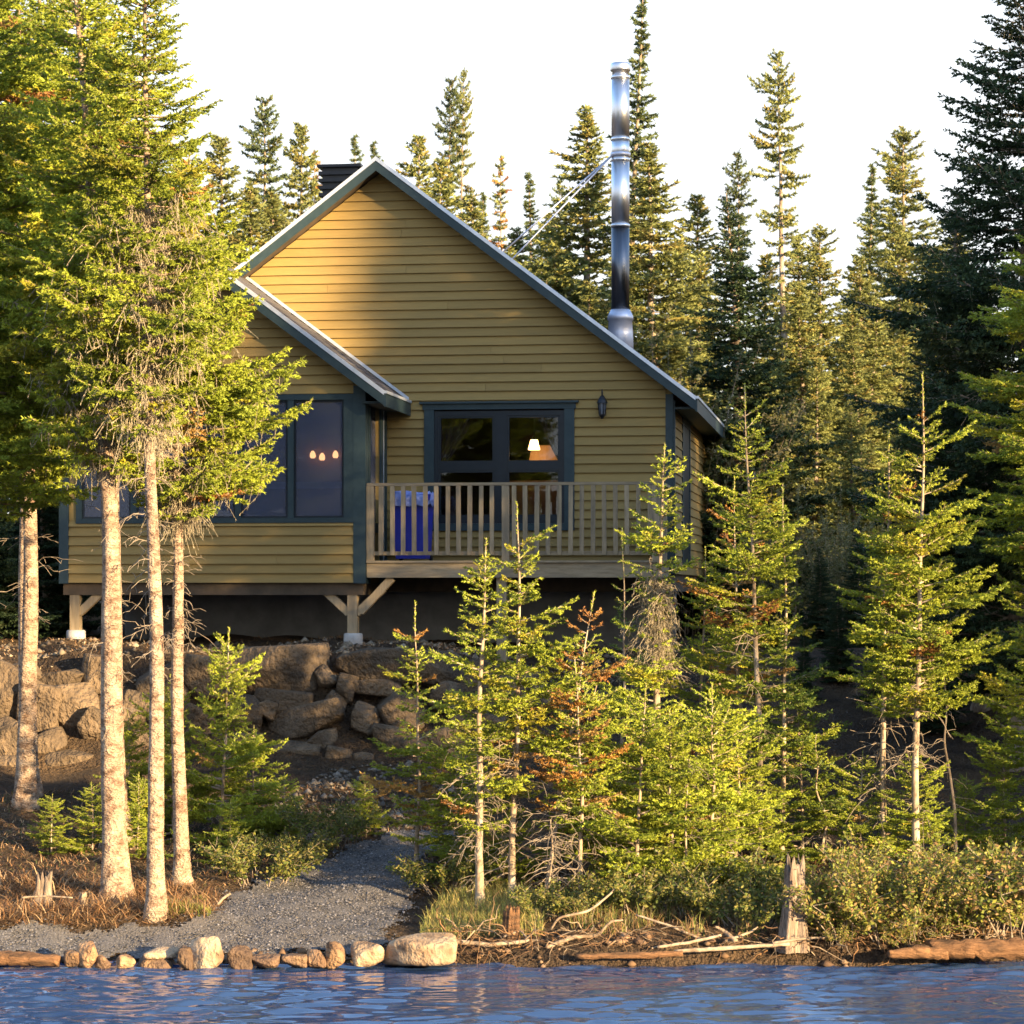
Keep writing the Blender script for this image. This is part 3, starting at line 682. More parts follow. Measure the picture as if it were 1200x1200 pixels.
def spruce(seed, H, r0, prof, whorl=.17, nb=5, pal='sunny', ts=.055, sub=True, nsp=.0045, nlen=.022, nwid=.0055, lean=(0, 0), wob=.03,
           p_dead=lambda h: .004, drop=lambda h: .05, elev=(.75, -.12), upturn=.25, bark='barkf', sides=8, leader=.0, dead_z=None, dead_n=0, dead_l=.5,
           beard=0, beard_z=(0, 1), asym=0.25, bare_in=.15, mat='needle', knob=.0, rag=.22):
    """returns list of (part name, mesh) in local coordinates, base at origin. prof: (height fraction, crown radius)"""
    r = np.random.default_rng(seed)
    hs = np.array([p[0] for p in prof]); rs = np.array([p[1] for p in prof])
    ph = r.random(4) * 6.28
    def axis(z):
        f = np.asarray(z) / H
        return np.stack([lean[0] * f + wob * (np.sin(f * 5 + ph[0]) - math.sin(ph[0])) + .35 * wob * (np.sin(f * 15 + ph[1]) - math.sin(ph[1])),
                         lean[1] * f + wob * (np.sin(f * 4.3 + ph[2]) - math.sin(ph[2])), np.asarray(z, float) + 0 * f], -1)
    rad = lambda z: r0 * (.06 + .94 * (1 - np.asarray(z) / H) ** .85) * (1 + .55 * np.exp(-np.asarray(z) / (2.0 * r0)))
    zs = np.concatenate([[-.12, 0, r0, 2 * r0, 4 * r0], np.linspace(6 * r0, H, 34)])
    P = axis(zs); P[0, :2] = P[1, :2]
    V, T = tube_np(P, np.maximum(rad(np.maximum(zs, 0)), .0035), max(sides, 8))
    nz_ = np.random.default_rng(seed + 1)
    V[:-2] += nz_.normal(0, 1, (len(V) - 2, 3)) * (rad(np.clip(V[:-2, 2], 0, H)) * (.035 + knob))[:, None]
    out = [('trunk', mesh_np('trunk', V, T, M[bark], smooth=True))]
    B0, B1, BR0, BR1 = [], [], [], []
    S0, S1, SC_ = [], [], []
    LB0, LB1 = [], []
    z = hs[0] * H
    a0 = r.random() * 6.28; adir = r.random() * 6.28
    pa, pb = np.array(PAL[pal][0]), np.array(PAL[pal][1])
    while z < H - leader - .02:
        f = z / H; Rz = float(np.interp(f, hs, rs))
        n_ = nb + int(r.integers(-1, 2)); a0 += 1.1
        for k in range(n_):
            if r.random() < drop(f): continue
            a = a0 + 6.283 * k / n_ + r.normal(0, .18); zz = z + r.uniform(-.35, .35) * whorl
            if zz >= H - .01: continue
            L = Rz * r.uniform(.72, 1.12) * (1 + asym * math.cos(a - adir) * r.random())
            L *= 1 + rag * (.55 * math.sin(2 * a + zz * 5 / max(.5, rs.max()) + ph[3]) + .6 * math.sin(zz * 9 / max(.5, rs.max()) + a + ph[1]) + r.normal(0, .55))
            if L < .03: continue
            e = np.interp((H - zz) / H, [0, .12, 1], [elev[0], elev[0] * .45 + elev[1] * .55, elev[1]]) + r.normal(0, .09)
            dead = r.random() < p_dead(f)
            mixc = pa + (pb - pa) * r.random()
            if r.random() < .10: mixc = mixc * np.array([1.25, 1.0, .9])
            c0 = DEADC[r.integers(0, 3)] * r.uniform(.8, 1.2) if dead else mixc * r.uniform(.85, 1.15)
            npt = 7; t = np.linspace(0, 1, npt)
            fw_ = np.array([math.cos(a), math.sin(a), 0]); sd = np.array([-math.sin(a), math.cos(a), 0])
            bend = r.normal(0, .08)
            b0 = axis(zz)
            curve = upturn * (t ** 2) - upturn * .55 * t
            pts = b0 + L * (t[:, None] * fw_ * math.cos(e) + (t ** 2)[:, None] * sd * bend) + (L * (t * math.sin(e) + curve))[:, None] * np.array([0, 0, 1.])
            br = min(.022, .005 + .010 * L)
            rr = br * (1 - .8 * t)
            B0.append(pts[:-1]); B1.append(pts[1:]); BR0.append(rr[:-1]); BR1.append(rr[1:])
            if beard and beard_z[0] <= f <= beard_z[1]:
                LB0.append(pts[:-2]); LB1.append(pts[1:-1])
            mk = t[:-1] >= bare_in - .01
            S0.append(pts[:-1][mk]); S1.append(pts[1:][mk]); SC_.append(np.tile(c0, (mk.sum(), 1)))
            nt_ = max(3, int(L / ts)); tj = np.linspace(max(bare_in, .10), .96, nt_) + r.normal(0, .012, nt_); tj = np.clip(tj, .05, .985)
            sg = np.where(np.arange(nt_) % 2 == 0, 1, -1)[:, None]
            base = np.stack([np.interp(tj, t, pts[:, q]) for q in range(3)], 1)
            ll = (.46 * L * (1 - tj) ** .8 * np.clip(tj / .3, .35, 1) + .022 + .02 * min(L, 1)) * r.uniform(.65, 1.2, nt_)
            da = r.uniform(.7, 1.0, (nt_, 1))
            dr = np.cos(da) * fw_ + np.sin(da) * sg * sd + np.array([0, 0, 1.]) * (math.sin(e) * .6 + r.normal(-.06, .16, (nt_, 1)))
            dr /= np.linalg.norm(dr, axis=1, keepdims=True)
            mid = base + dr * ll[:, None] * .55; end = mid + (dr + np.array([0, 0, .14]) + r.normal(0, .08, (nt_, 3))) * ll[:, None] * .45
            tipc = np.tile(c0, (nt_, 1))
            S0 += [base, mid]; S1 += [mid, end]; SC_ += [tipc, tipc * (1.0 if dead else 1.14)]
            B0.append(base); B1.append(mid); BR0.append(np.full(nt_, .003)); BR1.append(np.full(nt_, .002))
            if sub:
                big = np.where(ll > .11)[0]
                if len(big):
                    ns = np.maximum(2, (ll[big] / (ts * 1.25)).astype(int)); ii = np.repeat(big, ns); m_ = len(ii)
                    u = r.uniform(.15, .92, (m_, 1)); bb = base[ii] + dr[ii] * ll[ii, None] * u
                    s2 = np.where(r.random((m_, 1)) < .5, 1, -1); sdir = np.cross(dr[ii], np.array([0, 0, 1.])); sdir /= np.linalg.norm(sdir, axis=1, keepdims=True) + 1e-9
                    d2 = dr[ii] * .62 + sdir * s2 * .75 + r.normal(0, .12, (m_, 3)); d2[:, 2] -= .05; d2 /= np.linalg.norm(d2, axis=1, keepdims=True)
                    l2 = ll[ii, None] * (1 - u) * .55 + .03
                    S0.append(bb); S1.append(bb + d2 * l2); SC_.append(np.tile(c0, (m_, 1)) * r.uniform(.9, 1.15, (m_, 1)))
        z += whorl * r.uniform(.8, 1.2) * (.55 + .45 * min(1, Rz / (rs.max() * .6 + 1e-6)))
    if leader > 0 or True:
        lp = np.linspace(max(H - max(leader, .15), 0), H, 6); lpts = axis(lp)
        S0.append(lpts[:-1]); S1.append(lpts[1:]); SC_.append(np.tile(pa * 1.1, (5, 1)))
    s0, s1, sc = np.vstack(S0), np.vstack(S1), np.vstack(SC_)
    nv, ntri, nc = needles(s0, s1, sc, nsp, nlen, nwid, r)
    bv, bt = prisms(np.vstack(B0), np.vstack(B1), np.concatenate(BR0), np.concatenate(BR1))
    V = np.vstack([nv, bv]); T = np.vstack([ntri, bt + len(nv)])
    C = np.vstack([nc, np.tile(np.array([[.2, .15, .1]]), (len(bv), 1))])
    mi = np.concatenate([np.zeros(len(ntri), int), np.ones(len(bt), int)])
    out.append(('crown', mesh_np('crown', V, T, [M[mat], M[bark]], C, mi)))
    if dead_n:
        D0, D1, DR0, DR1 = [], [], [], []
        for k in range(dead_n):
            zz = r.uniform(*dead_z) * H; a = r.random() * 6.283; L = dead_l * r.uniform(.25, 1.1); npt = 7
            t = np.linspace(0, 1, npt); jig = np.cumsum(r.normal(0, .05, (npt, 3)), 0) * L; jig[0] = 0
            e = r.normal(.05, .25)
            pts = axis(zz) + L * t[:, None] * np.array([math.cos(a), math.sin(a), e]) + jig; pts[:, 2] -= .35 * L * t ** 2
            rr = (.0035 + .006 * L) * (1 - .75 * t)
            D0.append(pts[:-1]); D1.append(pts[1:]); DR0.append(rr[:-1]); DR1.append(rr[1:])
            m_ = int(3 + 9 * L); ii = r.integers(1, npt, m_); d2 = r.normal(0, .5, (m_, 3)) + np.array([math.cos(a), math.sin(a), -.45]) * .6
            l2 = L * r.uniform(.15, .42, (m_, 1)); q = pts[ii]; qe = q + d2 * l2 * .6; qf = qe + (d2 + np.array([0, 0, -.7]) * r.random((m_, 1))) * l2 * .5
            for u, v in ((q, qe), (qe, qf)):
                D0.append(u); D1.append(v); DR0.append(np.full(m_, .0032)); DR1.append(np.full(m_, .002))
        v, t_ = prisms(np.vstack(D0), np.vstack(D1), np.concatenate(DR0), np.concatenate(DR1))
        out.append(('dead_twigs', mesh_np('dead_twigs', v, t_, M['dead'])))
    if beard and LB0:
        l0, l1 = np.vstack(LB0), np.vstack(LB1)
        # crooked bare twiglets wrapped in pale lichen, hanging from the inner branches
        nn_ = int(len(l0) * beard); ii = r.integers(0, len(l0), nn_)
        q = l0[ii] + (l1[ii] - l0[ii]) * r.random((nn_, 1)); dirs = r.normal(0, .6, (nn_, 3)); dirs[:, 2] -= .55
        ln = r.uniform(.05, .20, (nn_, 1)); q1 = q + dirs * ln * .5; q2 = q1 + (dirs * .6 + np.array([0, 0, -.75]) + r.normal(0, .4, (nn_, 3))) * ln * .6
        a_, b_ = np.vstack([q, q1]), np.vstack([q1, q2])
        v, t_ = prisms(a_, b_, np.full(len(a_), .0030), np.full(len(a_), .0018))
        cc = np.tile(np.array([[.36, .30, .20]]), (len(v), 1)) * np.repeat(r.uniform(.7, 1.2, len(a_)), 6)[:, None]
        lv, lt, lc = needles(a_, b_, np.tile(np.array([[.40, .34, .23]]), (len(a_), 1)), .012, .022, .005, r, grav=.6)
        out.append(('lichen', mesh_np('lichen', np.vstack([v, lv]), np.vstack([t_, lt + len(v)]), M['needle'], np.vstack([cc, lc]))))
    return out

STUFFY = ('dead_twigs', 'lichen', 'stems', 'leaves')
def plant_tree(name, parts, loc, label, cat, group=None, rz=0, sc=1.0, sxy=None):
    e = empty(name, loc, label, cat, group, rz)
    s = sc if np.isscalar(sc) else sc
    e.scale = (s * (sxy or 1), s * (sxy or 1), s)
    if cat == 'tree' and sc != 1.0 and group != GL: e.rotation_euler = (.028 * math.sin(loc[0] * 7.3), .028 * math.sin(loc[1] * 5.1 + loc[0]), rz)
    for nm, me in parts:
        o = obj(nm, me, e)
        if nm in STUFFY: o['kind'] = 'stuff'
    return e

def cone_prof(base, Rm, shape=.8, top=.02):
    h = np.linspace(base, 1, 10); u = (1 - h) / (1 - base)
    return [(a, max(top, Rm * b ** shape)) for a, b in zip(h, u)]

def bytop(px, py_top, px_base, py_base=None, d=None):
    """base point on the ground and height and lean of a tree whose tip and foot are seen at these places"""
    b = on_ground(px_base, py_base) if d is None else at(px_base, 700, d)
    if d is not None: b.z = g1(b.x, b.y)
    t_ = at(px, py_top, b.y)
    return b, t_.z - b.z, (t_.x - b.x, 0)

# --- tall trees on the left bank
GL = 'tall spruces on the left bank'
b, H, ln = bytop(92, -60, 137, None, 23.7)
tb = spruce(101, H, .118, [(.46, .45), (.50, .8), (.57, 1.0), (.7, .85), (.85, .6), (1, .1)], .115, 7, 'sunny', .052, nsp=.0068, nlen=.035, nwid=.0160, lean=ln, wob=.05, bark='barkl', sides=16,
            p_dead=lambda h: .012, drop=lambda h: .26, elev=(.6, -.22), upturn=.3, dead_z=(.15, .46), dead_n=40, dead_l=.30, beard=5, beard_z=(.40, .62), bare_in=.22)
plant_tree('spruce_tree', tb, b, 'tall spruce with the thickest pale trunk, flared at its foot, left bank', 'tree', GL)
b, H, ln = bytop(176, -95, 183, None, 22.55)
tc_ = spruce(102, H, .078, [(.49, .35), (.53, .6), (.60, .95), (.68, .78), (.8, .56), (.92, .34), (1, .04)], .115, 7, 'sunny', .052, nsp=.0060, nlen=.035, nwid=.0155, lean=ln, wob=.035, bark='barkl', sides=14,
             p_dead=lambda h: .02, drop=lambda h: .26, elev=(.55, -.2), upturn=.35, dead_z=(.24, .55), dead_n=60, dead_l=.34, beard=6, beard_z=(.46, .72), bare_in=.25)
plant_tree('spruce_tree', tc_, b, 'slim spruce with straight pale trunk nearest the water, right of the thickest trunk', 'tree', GL)
b, H, ln = bytop(228, 180, 213, 1035)
td = spruce(103, H, .075, [(.50, .30), (.54, .9), (.64, 1.08), (.75, .85), (.88, .5), (1, .04)], .11, 7, 'sunny', .05, nsp=.0062, nlen=.035, nwid=.0158, lean=ln, wob=.045, bark='barkl', sides=12,
            p_dead=lambda h: .02, drop=lambda h: .24, elev=(.55, -.12), upturn=.35, dead_z=(.32, .56), dead_n=60, dead_l=.30, beard=5, beard_z=(.48, .75), bare_in=.22)
plant_tree('spruce_tree', td, b, 'leaning spruce with reddish trunk standing closest to the gravel path', 'tree', GL, rz=0)
b, H, ln = bytop(18, -120, 30, 945)
ta = spruce(104, H, .105, [(.36, .5), (.42, 1.1), (.55, 1.15), (.7, .95), (.85, .55), (1, .06)], .13, 7, 'sunny', .058, nsp=.0088, nlen=.040, nwid=.0195, lean=ln, wob=.05, bark='barkl', sides=12,
            p_dead=lambda h: .012, drop=lambda h: .2, elev=(.6, -.3), upturn=.25, dead_z=(.2, .42), dead_n=30, dead_l=.38, beard=.8, beard_z=(.36, .5))
plant_tree('spruce_tree', ta, b, 'spruce with banded trunk standing before the sunlit boulders at left edge', 'tree', GL)
for (px, py, d, me, rz, s, lb) in ((-34, -60, 25.0, ta, 1.2, 1.0, 'spruce at the very left edge with only its branches in view'),
        (34, -60, 28.5, ta, 2.6, 1.0, 'dense spruce hidden behind the banded trunk, its crown filling the left edge'),
        (137, -20, 26.3, tb, .12, 1.1, 'dense spruce rising behind the thickest pale trunk')):
    p = at(px, 700, d); p.z = g1(p.x, p.y)
    e = plant_tree('spruce_tree', [q for q in me if q[0] in ('trunk', 'crown')], p, lb, 'tree', GL, rz, s)

# --- row of young firs along the shore
GS = 'young spruces along the shore'
def fir(seed, top, base, prof, label, r0=.03, d=None, rz=0, **kw):
    b, H, ln = bytop(top[0], top[1], base[0], base[1], d)
    prof = [(h_, r_ * (1.16 if seed == 215 else 1.0)) for h_, r_ in prof]
    a = dict(whorl=.13, nb=6, pal='sunny', ts=.042, nsp=.0050, nlen=.027, nwid=.0128, lean=ln, wob=.02, bark='barkf', leader=.22, elev=(.85, .05), upturn=.15, dead_z=(.05, .4), dead_n=14, dead_l=.35)
    a.update(kw); dr_ = a.get('drop', lambda h: .05); a['drop'] = lambda h: min(.8, dr_(h) + .16); a.setdefault('rag', .38)
    pr = spruce(seed, H, r0, prof, **a)
    plant_tree('young_spruce', pr, b, label, 'tree', GS)
    return pr
fir(201, (489, 705), (488, 1012), cone_prof(.16, .46, .7), 'small spruce beside the path with rust coloured top and lower branch', r0=.022, pal='sunny', p_dead=lambda h: .9 if h > .82 else (.45 if h < .36 else .08), drop=lambda h: .0, leader=.30, nb=6)
f2 = fir(202, (571, 630), (563, 1062), [(.22, .25), (.3, .50), (.5, .48), (.7, .36), (.85, .22), (1, .02)], 'pale trunked young spruce, front one of the pair before the deck', r0=.04, p_dead=lambda h: .10 if h < .5 else .0, drop=lambda h: .25 if h < .4 else .04, dead_z=(.1, .45), dead_n=40, dead_l=.4)
fir(203, (606, 588), (600, 1050), [(.25, .3), (.35, .52), (.5, .5), (.7, .36), (.85, .22), (1, .02)], 'taller young spruce of the pair before the deck', r0=.034, p_dead=lambda h: .16 if h < .5 else 0, drop=lambda h: .2 if h < .4 else .04, dead_z=(.05, .4), dead_n=34, dead_l=.5, leader=.3)
fir(204, (692, 693), (640, 1050), [(.28, .3), (.4, .42), (.6, .40), (.8, .26), (1, .02)], 'browning leaning spruce with orange needles, below the middle of the deck', r0=.026, pal='sunny', p_dead=lambda h: .55, drop=lambda h: .15, dead_n=20)
fir(205, (676, 770), (680, 1055), [(.3, .36), (.45, .42), (.7, .3), (1, .02)], 'bushy yellow green young spruce with bare lower stem and orange tufts', r0=.024, p_dead=lambda h: .22, dead_z=(.02, .4), dead_n=34, dead_l=.5)
fir(206, (730, 618), (727, 935), cone_prof(.08, .42, .9), 'thin darker spruce with long bare leader under the deck corner', r0=.022, pal='olive', leader=.55, drop=lambda h: .25, nb=4)
f7 = fir(207, (781, 520), (768, 1010), [(.1, .5), (.25, .62), (.42, .46), (.52, .22), (.64, .22), (.72, .42), (.88, .26), (1, .02)], 'spruce with shaggy grey lichen covered middle trunk by the deck corner', r0=.05, p_dead=lambda h: .04, beard=6, beard_z=(.44, .68), dead_z=(.42, .7), dead_n=50, dead_l=.3, nsp=.0048)
fir(208, (873, 450), (890, 1005), [(.30, .35), (.45, .50), (.6, .48), (.78, .36), (.9, .2), (1, .02)], 'tallest slim spruce right of the cabin corner with pale trunk', r0=.036, p_dead=lambda h: .14 if h < .6 else 0, drop=lambda h: .15, leader=.28, dead_n=34, dead_z=(.1, .5), dead_l=.45)
fir(209, (862, 560), (876, 990), [(.35, .35), (.5, .5), (.7, .42), (.85, .25), (1, .02)], 'yellowing spruce with reddish stem just left of the tallest slim one', r0=.028, p_dead=lambda h: .25, drop=lambda h: .2, dead_n=24)
fir(210, (914, 566), (916, 1000), [(.12, .5), (.3, .55), (.5, .36), (.7, .16), (1, .02)], 'spruce with long thin bare leader above the grey snag', r0=.028, pal='olive', leader=.5, drop=lambda h: .2, dead_n=18)
f11 = fir(211, (1041, 505), (1037, 978), d=24.9, prof= [(.34, .30), (.45, .55), (.6, .45), (.8, .24), (1, .02)], label='left one of the two sunlit spruces with white lower trunks at right', r0=.034, p_dead=lambda h: .03, drop=lambda h: .15, dead_z=(.12, .42), dead_n=44, dead_l=.42)
fir(212, (1080, 435), (1074, 1005), d=24.5, prof= [(.30, .40), (.42, .72), (.6, .66), (.78, .40), (.9, .2), (1, .02)], label='right and taller one of the two sunlit spruces at right', r0=.04, p_dead=lambda h: .05, drop=lambda h: .10, leader=.4, dead_z=(.1, .4), dead_n=30, dead_l=.4)
fir(213, (1205, 600), (1215, 1010), [(.15, .5), (.35, .72), (.6, .5), (.8, .3), (1, .02)], 'young spruce cut by the right picture edge', r0=.04, p_dead=lambda h: .03)
fir(214, (968, 860), (965, 1012), cone_prof(.3, .3, .7), 'little crooked spruce with reddish stem in the dark gap at right', r0=.016, pal='olive', drop=lambda h: .4, wob=.06)
f15 = fir(215, (835, 800), (830, 1040), cone_prof(.03, .75, .6), 'low bushy yellow green spruce left of the grey snag', r0=.025, leader=.1)
# copies filling the lower thicket
for i, (px, py, top, me, rz, lb) in enumerate(((745, 1048, 800, f15, 1.0, 'low bushy spruce below the lichen covered trunk'), (700, 1040, 860, f15, 2.2, 'low bushy spruce behind the bleached leaning branch'),
        (790, 1044, 830, f15, 3.5, 'low bushy spruce between lichen covered trunk and snag'), (940, 1000, 830, f15, 4.4, 'dark low spruce right of the grey snag'),
        (1070, 1012, 880, f15, 5.2, 'low spruce in front of the two sunlit spruces'), (1130, 1000, 905, f15, .4, 'low spruce at the foot of the bare crooked stem'),
        (540, 1020, 850, f15, 2.9, 'dark low spruce at the right edge of the gravel path'), 
        (660, 960, 800, f2, 3.0, 'green spruce behind the browning one'), (850, 960, 700, f7, 2.0, 'yellow green spruce behind the slim tallest one'), (815, 985, 640, f11, 1.4, 'sunlit spruce between lichen trunk and the slim tallest one'),
        (590, 1030, 900, f15, 1.3, 'low spruce between the two pale trunks'), 
        (860, 1020, 840, f15, 5.4, 'bushy spruce under the tallest slim one'), (1010, 1005, 880, f15, 2.0, 'low spruce left of the white lower trunks'), (1180, 1010, 860, f15, 3.0, 'low spruce at the right picture edge'))):
    b, H, ln = bytop(px, top, px, py)
    h0 = max(v.co.z for v in me[0][1].vertices)
    plant_tree('young_spruce', me[:2], b, lb, 'tree', GS, rz, H / h0, 1.0 if me is f15 else .95)
# young ones in the shade left of the path
for i, (px, py, top, me, rz, sx, lb) in enumerate(((258, 985, 735, f15, .6, .75, 'shaded young spruce in front of the boulder wall, tallest of its clump'), (300, 975, 850, f15, 1.9, 1.0, 'bushy green spruce left of the gravel path'),
        (205, 985, 790, f15, 3.3, .8, 'young spruce between the two slim pale trunks'), (155, 975, 830, f15, 4.1, .8, 'young spruce just right of the thickest pale trunk'),
        (108, 1000, 915, f15, 5.0, 1.0, 'small spruce left of the thickest pale trunk'), (160, 1005, 905, f15, .2, .8, 'small spruce with thin leader between thickest and slim trunk'),
        (335, 985, 905, f15, 2.7, 1.1, 'low dark spruce against the path edge'), (60, 1000, 930, f15, 1.2, 1.1, 'low dark spruce at the foot of the banded trunk'), (270, 1010, 935, f15, 3.9, 1.1, 'low spruce right of the reddish trunk'),
        (430, 978, 905, f15, 3.0, .9, 'little spruce at the far end of the gravel path'))):
    b, H, ln = bytop(px, top, px, py); h0 = max(v.co.z for v in me[0][1].vertices)
    plant_tree('young_spruce', me[:2], b, lb, 'tree', 'shaded young spruces left of the path', rz, H / h0, sx)

# --- forest behind: a few builds, many trees
far = dict(rag=.42, p_dead=lambda h: .0, nsp=.013, nlen=.095, nwid=.045, ts=.085, sub=False, whorl=.19, nb=7, bark='bark', wob=.08, sides=8, elev=(.5, -.25), upturn=.25)
def mk(seed, H, prof, **kw):
    a = dict(far); a.update(kw); return (spruce(seed, H, a.pop('r0', .12), prof, **a), H)
K = {
 'club': mk(301, 11, [(.25, .7), (.5, .55), (.66, .34), (.80, .42), (.93, .50), (1, .12)], pal='fard', drop=lambda h: .35 if .4 < h < .75 else .02, nsp=.014),
 'dense': mk(302, 11, [(.06, 1.5), (.3, 1.3), (.6, .85), (.8, .5), (1, .06)], pal='far', nsp=.014),
 'column': mk(303, 10, [(.08, .75), (.4, .72), (.75, .55), (.93, .36), (1, .1)], pal='far', nsp=.012),
 'sparse': mk(304, 13, [(.15, .9), (.4, .8), (.55, .6), (.7, .72), (.85, .6), (.95, .5), (1, .15)], pal='far', drop=lambda h: .62 if .35 < h < .8 else .1, r0=.17, dead_z=(.3, .75), dead_n=60, dead_l=.7),
 'spire': mk(305, 12, [(.1, 1.1), (.4, .9), (.7, .5), (.85, .22), (1, .04)], pal='fard', drop=lambda h: .2),
 'open': mk(306, 12, [(.1, 1.5), (.4, 1.35), (.7, 1.0), (.85, .62), (.95, .32), (1, .08)], pal='far', drop=lambda h: .3, upturn=.4),
 'thin': mk(307, 11, [(.2, .35), (.5, .4), (.8, .25), (.95, .2), (1, .05)], pal='far', drop=lambda h: .35, p_dead=lambda h: .35, r0=.09),
 'high': mk(309, 13, [(.64, .3), (.70, .95), (.85, .8), (1, .1)], pal='far', drop=lambda h: .15),
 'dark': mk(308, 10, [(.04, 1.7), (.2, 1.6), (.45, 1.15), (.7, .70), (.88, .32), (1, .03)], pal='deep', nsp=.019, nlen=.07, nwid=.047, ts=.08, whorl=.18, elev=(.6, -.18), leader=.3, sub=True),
}
GB = 'forest behind the cabin'
def far_tree(kind, px, py, d, label, rz=None, sxy=1.0, group=GB, name='spruce_tree'):
    me, H0 = K[kind]; p = at(px, 700, d); p.z = g1(p.x, p.y)
    H = at(px, py, d).z - p.z
    w_ = {'dense': 1.45, 'dark': 1.25, 'open': 1.2, 'column': 1.15, 'spire': 1.15}.get(kind, 1.0)
    return plant_tree(name, me, p, label, 'tree', group, px * .37 if rz is None else rz, H / H0, sxy * w_)
NARROW = {('club', 308): .85, ('club', 511): .55, ('sparse', 538): .42, ('sparse', 926): .72, ('club', 652): .6, ('column', 497): .8, ('spire', 742): .8, ('column', 348): .75, ('club', 880): .7}
for a in (('club', 308, 120, 50, 'dense dark club topped spruce, taller of the pair left of the gable'),
          ('column', 263, 165, 48, 'short dark spruce nearest the left trees, behind the gable slope'),
          ('column', 348, 150, 52, 'narrow sunlit spruce between the club topped one and the roof vent'),
          ('thin', 375, 178, 56, 'thin spruce tip just left of the black roof vent'),
          ('spire', 411, 156, 95, 'tiny distant spire above the black roof vent'),
          ('spire', 445, 163, 105, 'tiny distant spire right above the gable peak'),
          ('club', 511, 93, 56, 'left one of the two tall club topped spruces right of the gable peak'),
          ('column', 497, 160, 50, 'dense sunlit spruce below the two club topped ones'),
          ('sparse', 538, 85, 57, 'tall ragged spruce with visible trunk right of the gable peak'),
          ('thin', 598, 184, 60, 'brownish thin dying spruce in the dip above the right roof slope'),
          ('spire', 635, 203, 62, 'pointed spruce left of the steel chimney, in the dip'),
          ('club', 652, 210, 70, 'small club topped spruce just left of the chimney tree'),
          ('spire', 572, 225, 75, 'distant small spruce beside the brownish thin one'),
          ('dense', 700, 125, 45, 'broad dark crowned spruce directly behind the steel chimney'),
          ('spire', 742, -12, 47, 'tallest thin topped spruce rising above the steel chimney'),
          ('dense', 775, 170, 44, 'broad spruce just right of the steel chimney'),
          ('column', 836, 232, 52, 'small sunlit spruce between chimney and the dark spruce'),
          ('dark', 862, 225, 41, 'dark shaded spruce behind the right roof eave'),
          ('club', 880, 180, 58, 'short club topped spruce left of the tallest ragged one'),
          ('sparse', 926, 58, 50, 'tallest ragged spruce with bare reddish trunk right of the cabin'),
          ('open', 965, 262, 48, 'broad sunlit spruce at the foot of the ragged tall one'),
          ('spire', 1030, 195, 60, 'pointed spruce left of the widely branched one at right'),
          ('open', 1066, 148, 58, 'widely branched open spruce near the large dark tree at right'),
          ('column', 1050, 265, 50, 'narrow sunlit spruce below the widely branched one'),
          ('column', 1010, 300, 52, 'sunlit spruce filling the low gap at right'),
          ('dense', 935, 330, 44, 'sunlit green spruce right of the dark shaded one')):
    far_tree(*a, sxy=NARROW.get((a[0], a[1]), 1.0))
for (k, px, py, d, lb) in (('dense', 560, 230, 48, 'bushy spruce in the dip just right of the ragged tall one'), ('dense', 620, 265, 46, 'bushy spruce in the dip below the pointed one'), ('dense', 660, 250, 50, 'bushy spruce behind the chimney braces'),
        ('dense', 690, 330, 42.5, 'low green spruce left of the chimney foot'), ('open', 740, 300, 43, 'open green spruce behind the chimney foot'), ('column', 800, 280, 50, 'narrow green spruce right of the chimney, lower than its neighbours'),
        ('dense', 985, 360, 46, 'low sunlit spruce right of the ragged tall trunk'), ('dense', 1025, 350, 45, 'low sunlit spruce under the pointed one at right'), ('open', 955, 420, 43, 'pale green open spruce between dark spruce and the right gap'),
        ('column', 900, 300, 52, 'narrow spruce at the left foot of the ragged tall trunk'), ('dense', 1085, 300, 48, 'sunlit spruce against the left side of the large dark one'), ('dense', 290, 215, 46, 'sunlit bushy spruce under the club topped one left of the gable'),
        ('dense', 335, 225, 46, 'sunlit bushy spruce against the left gable slope'), ('column', 240, 190, 45, 'spruce half hidden by the left trees'), ('column', 530, 190, 52, 'green spruce at the feet of the two club topped ones'), ('dense', 1120, 260, 50, 'spruce hidden behind the large dark one at right'),
        ('dense', 590, 290, 44, 'broad low spruce peeping over the middle of the right roof slope'), ('open', 650, 300, 45, 'broad low spruce left of the chimney braces foot'), ('dense', 820, 300, 46, 'broad low spruce between the chimney tree and the dark one'), ('dense', 945, 280, 52, 'broad pale spruce at the right foot of the ragged tall trunk'), ('dense', 1000, 400, 43, 'broad pale spruce low in the right gap'), ('dense', 1060, 380, 46, 'broad pale spruce left of the large dark one'), ('dense', 910, 420, 42.5, 'broad pale spruce right behind the dark shaded one'),
        ('dense', 200, 200, 50, 'spruce seen through the slim left tree'), ('dense', 60, 150, 48, 'spruce seen through the leftmost crowns'), ('dense', 130, 180, 50, 'spruce seen through the crown of the thickest trunk'), ('open', 1000, 470, 41, 'pale green open spruce in the right gap at eave height'), ('open', 1060, 480, 40, 'pale green open spruce behind the two sunlit spruces')):
    far_tree(k, px, py, d, lb)
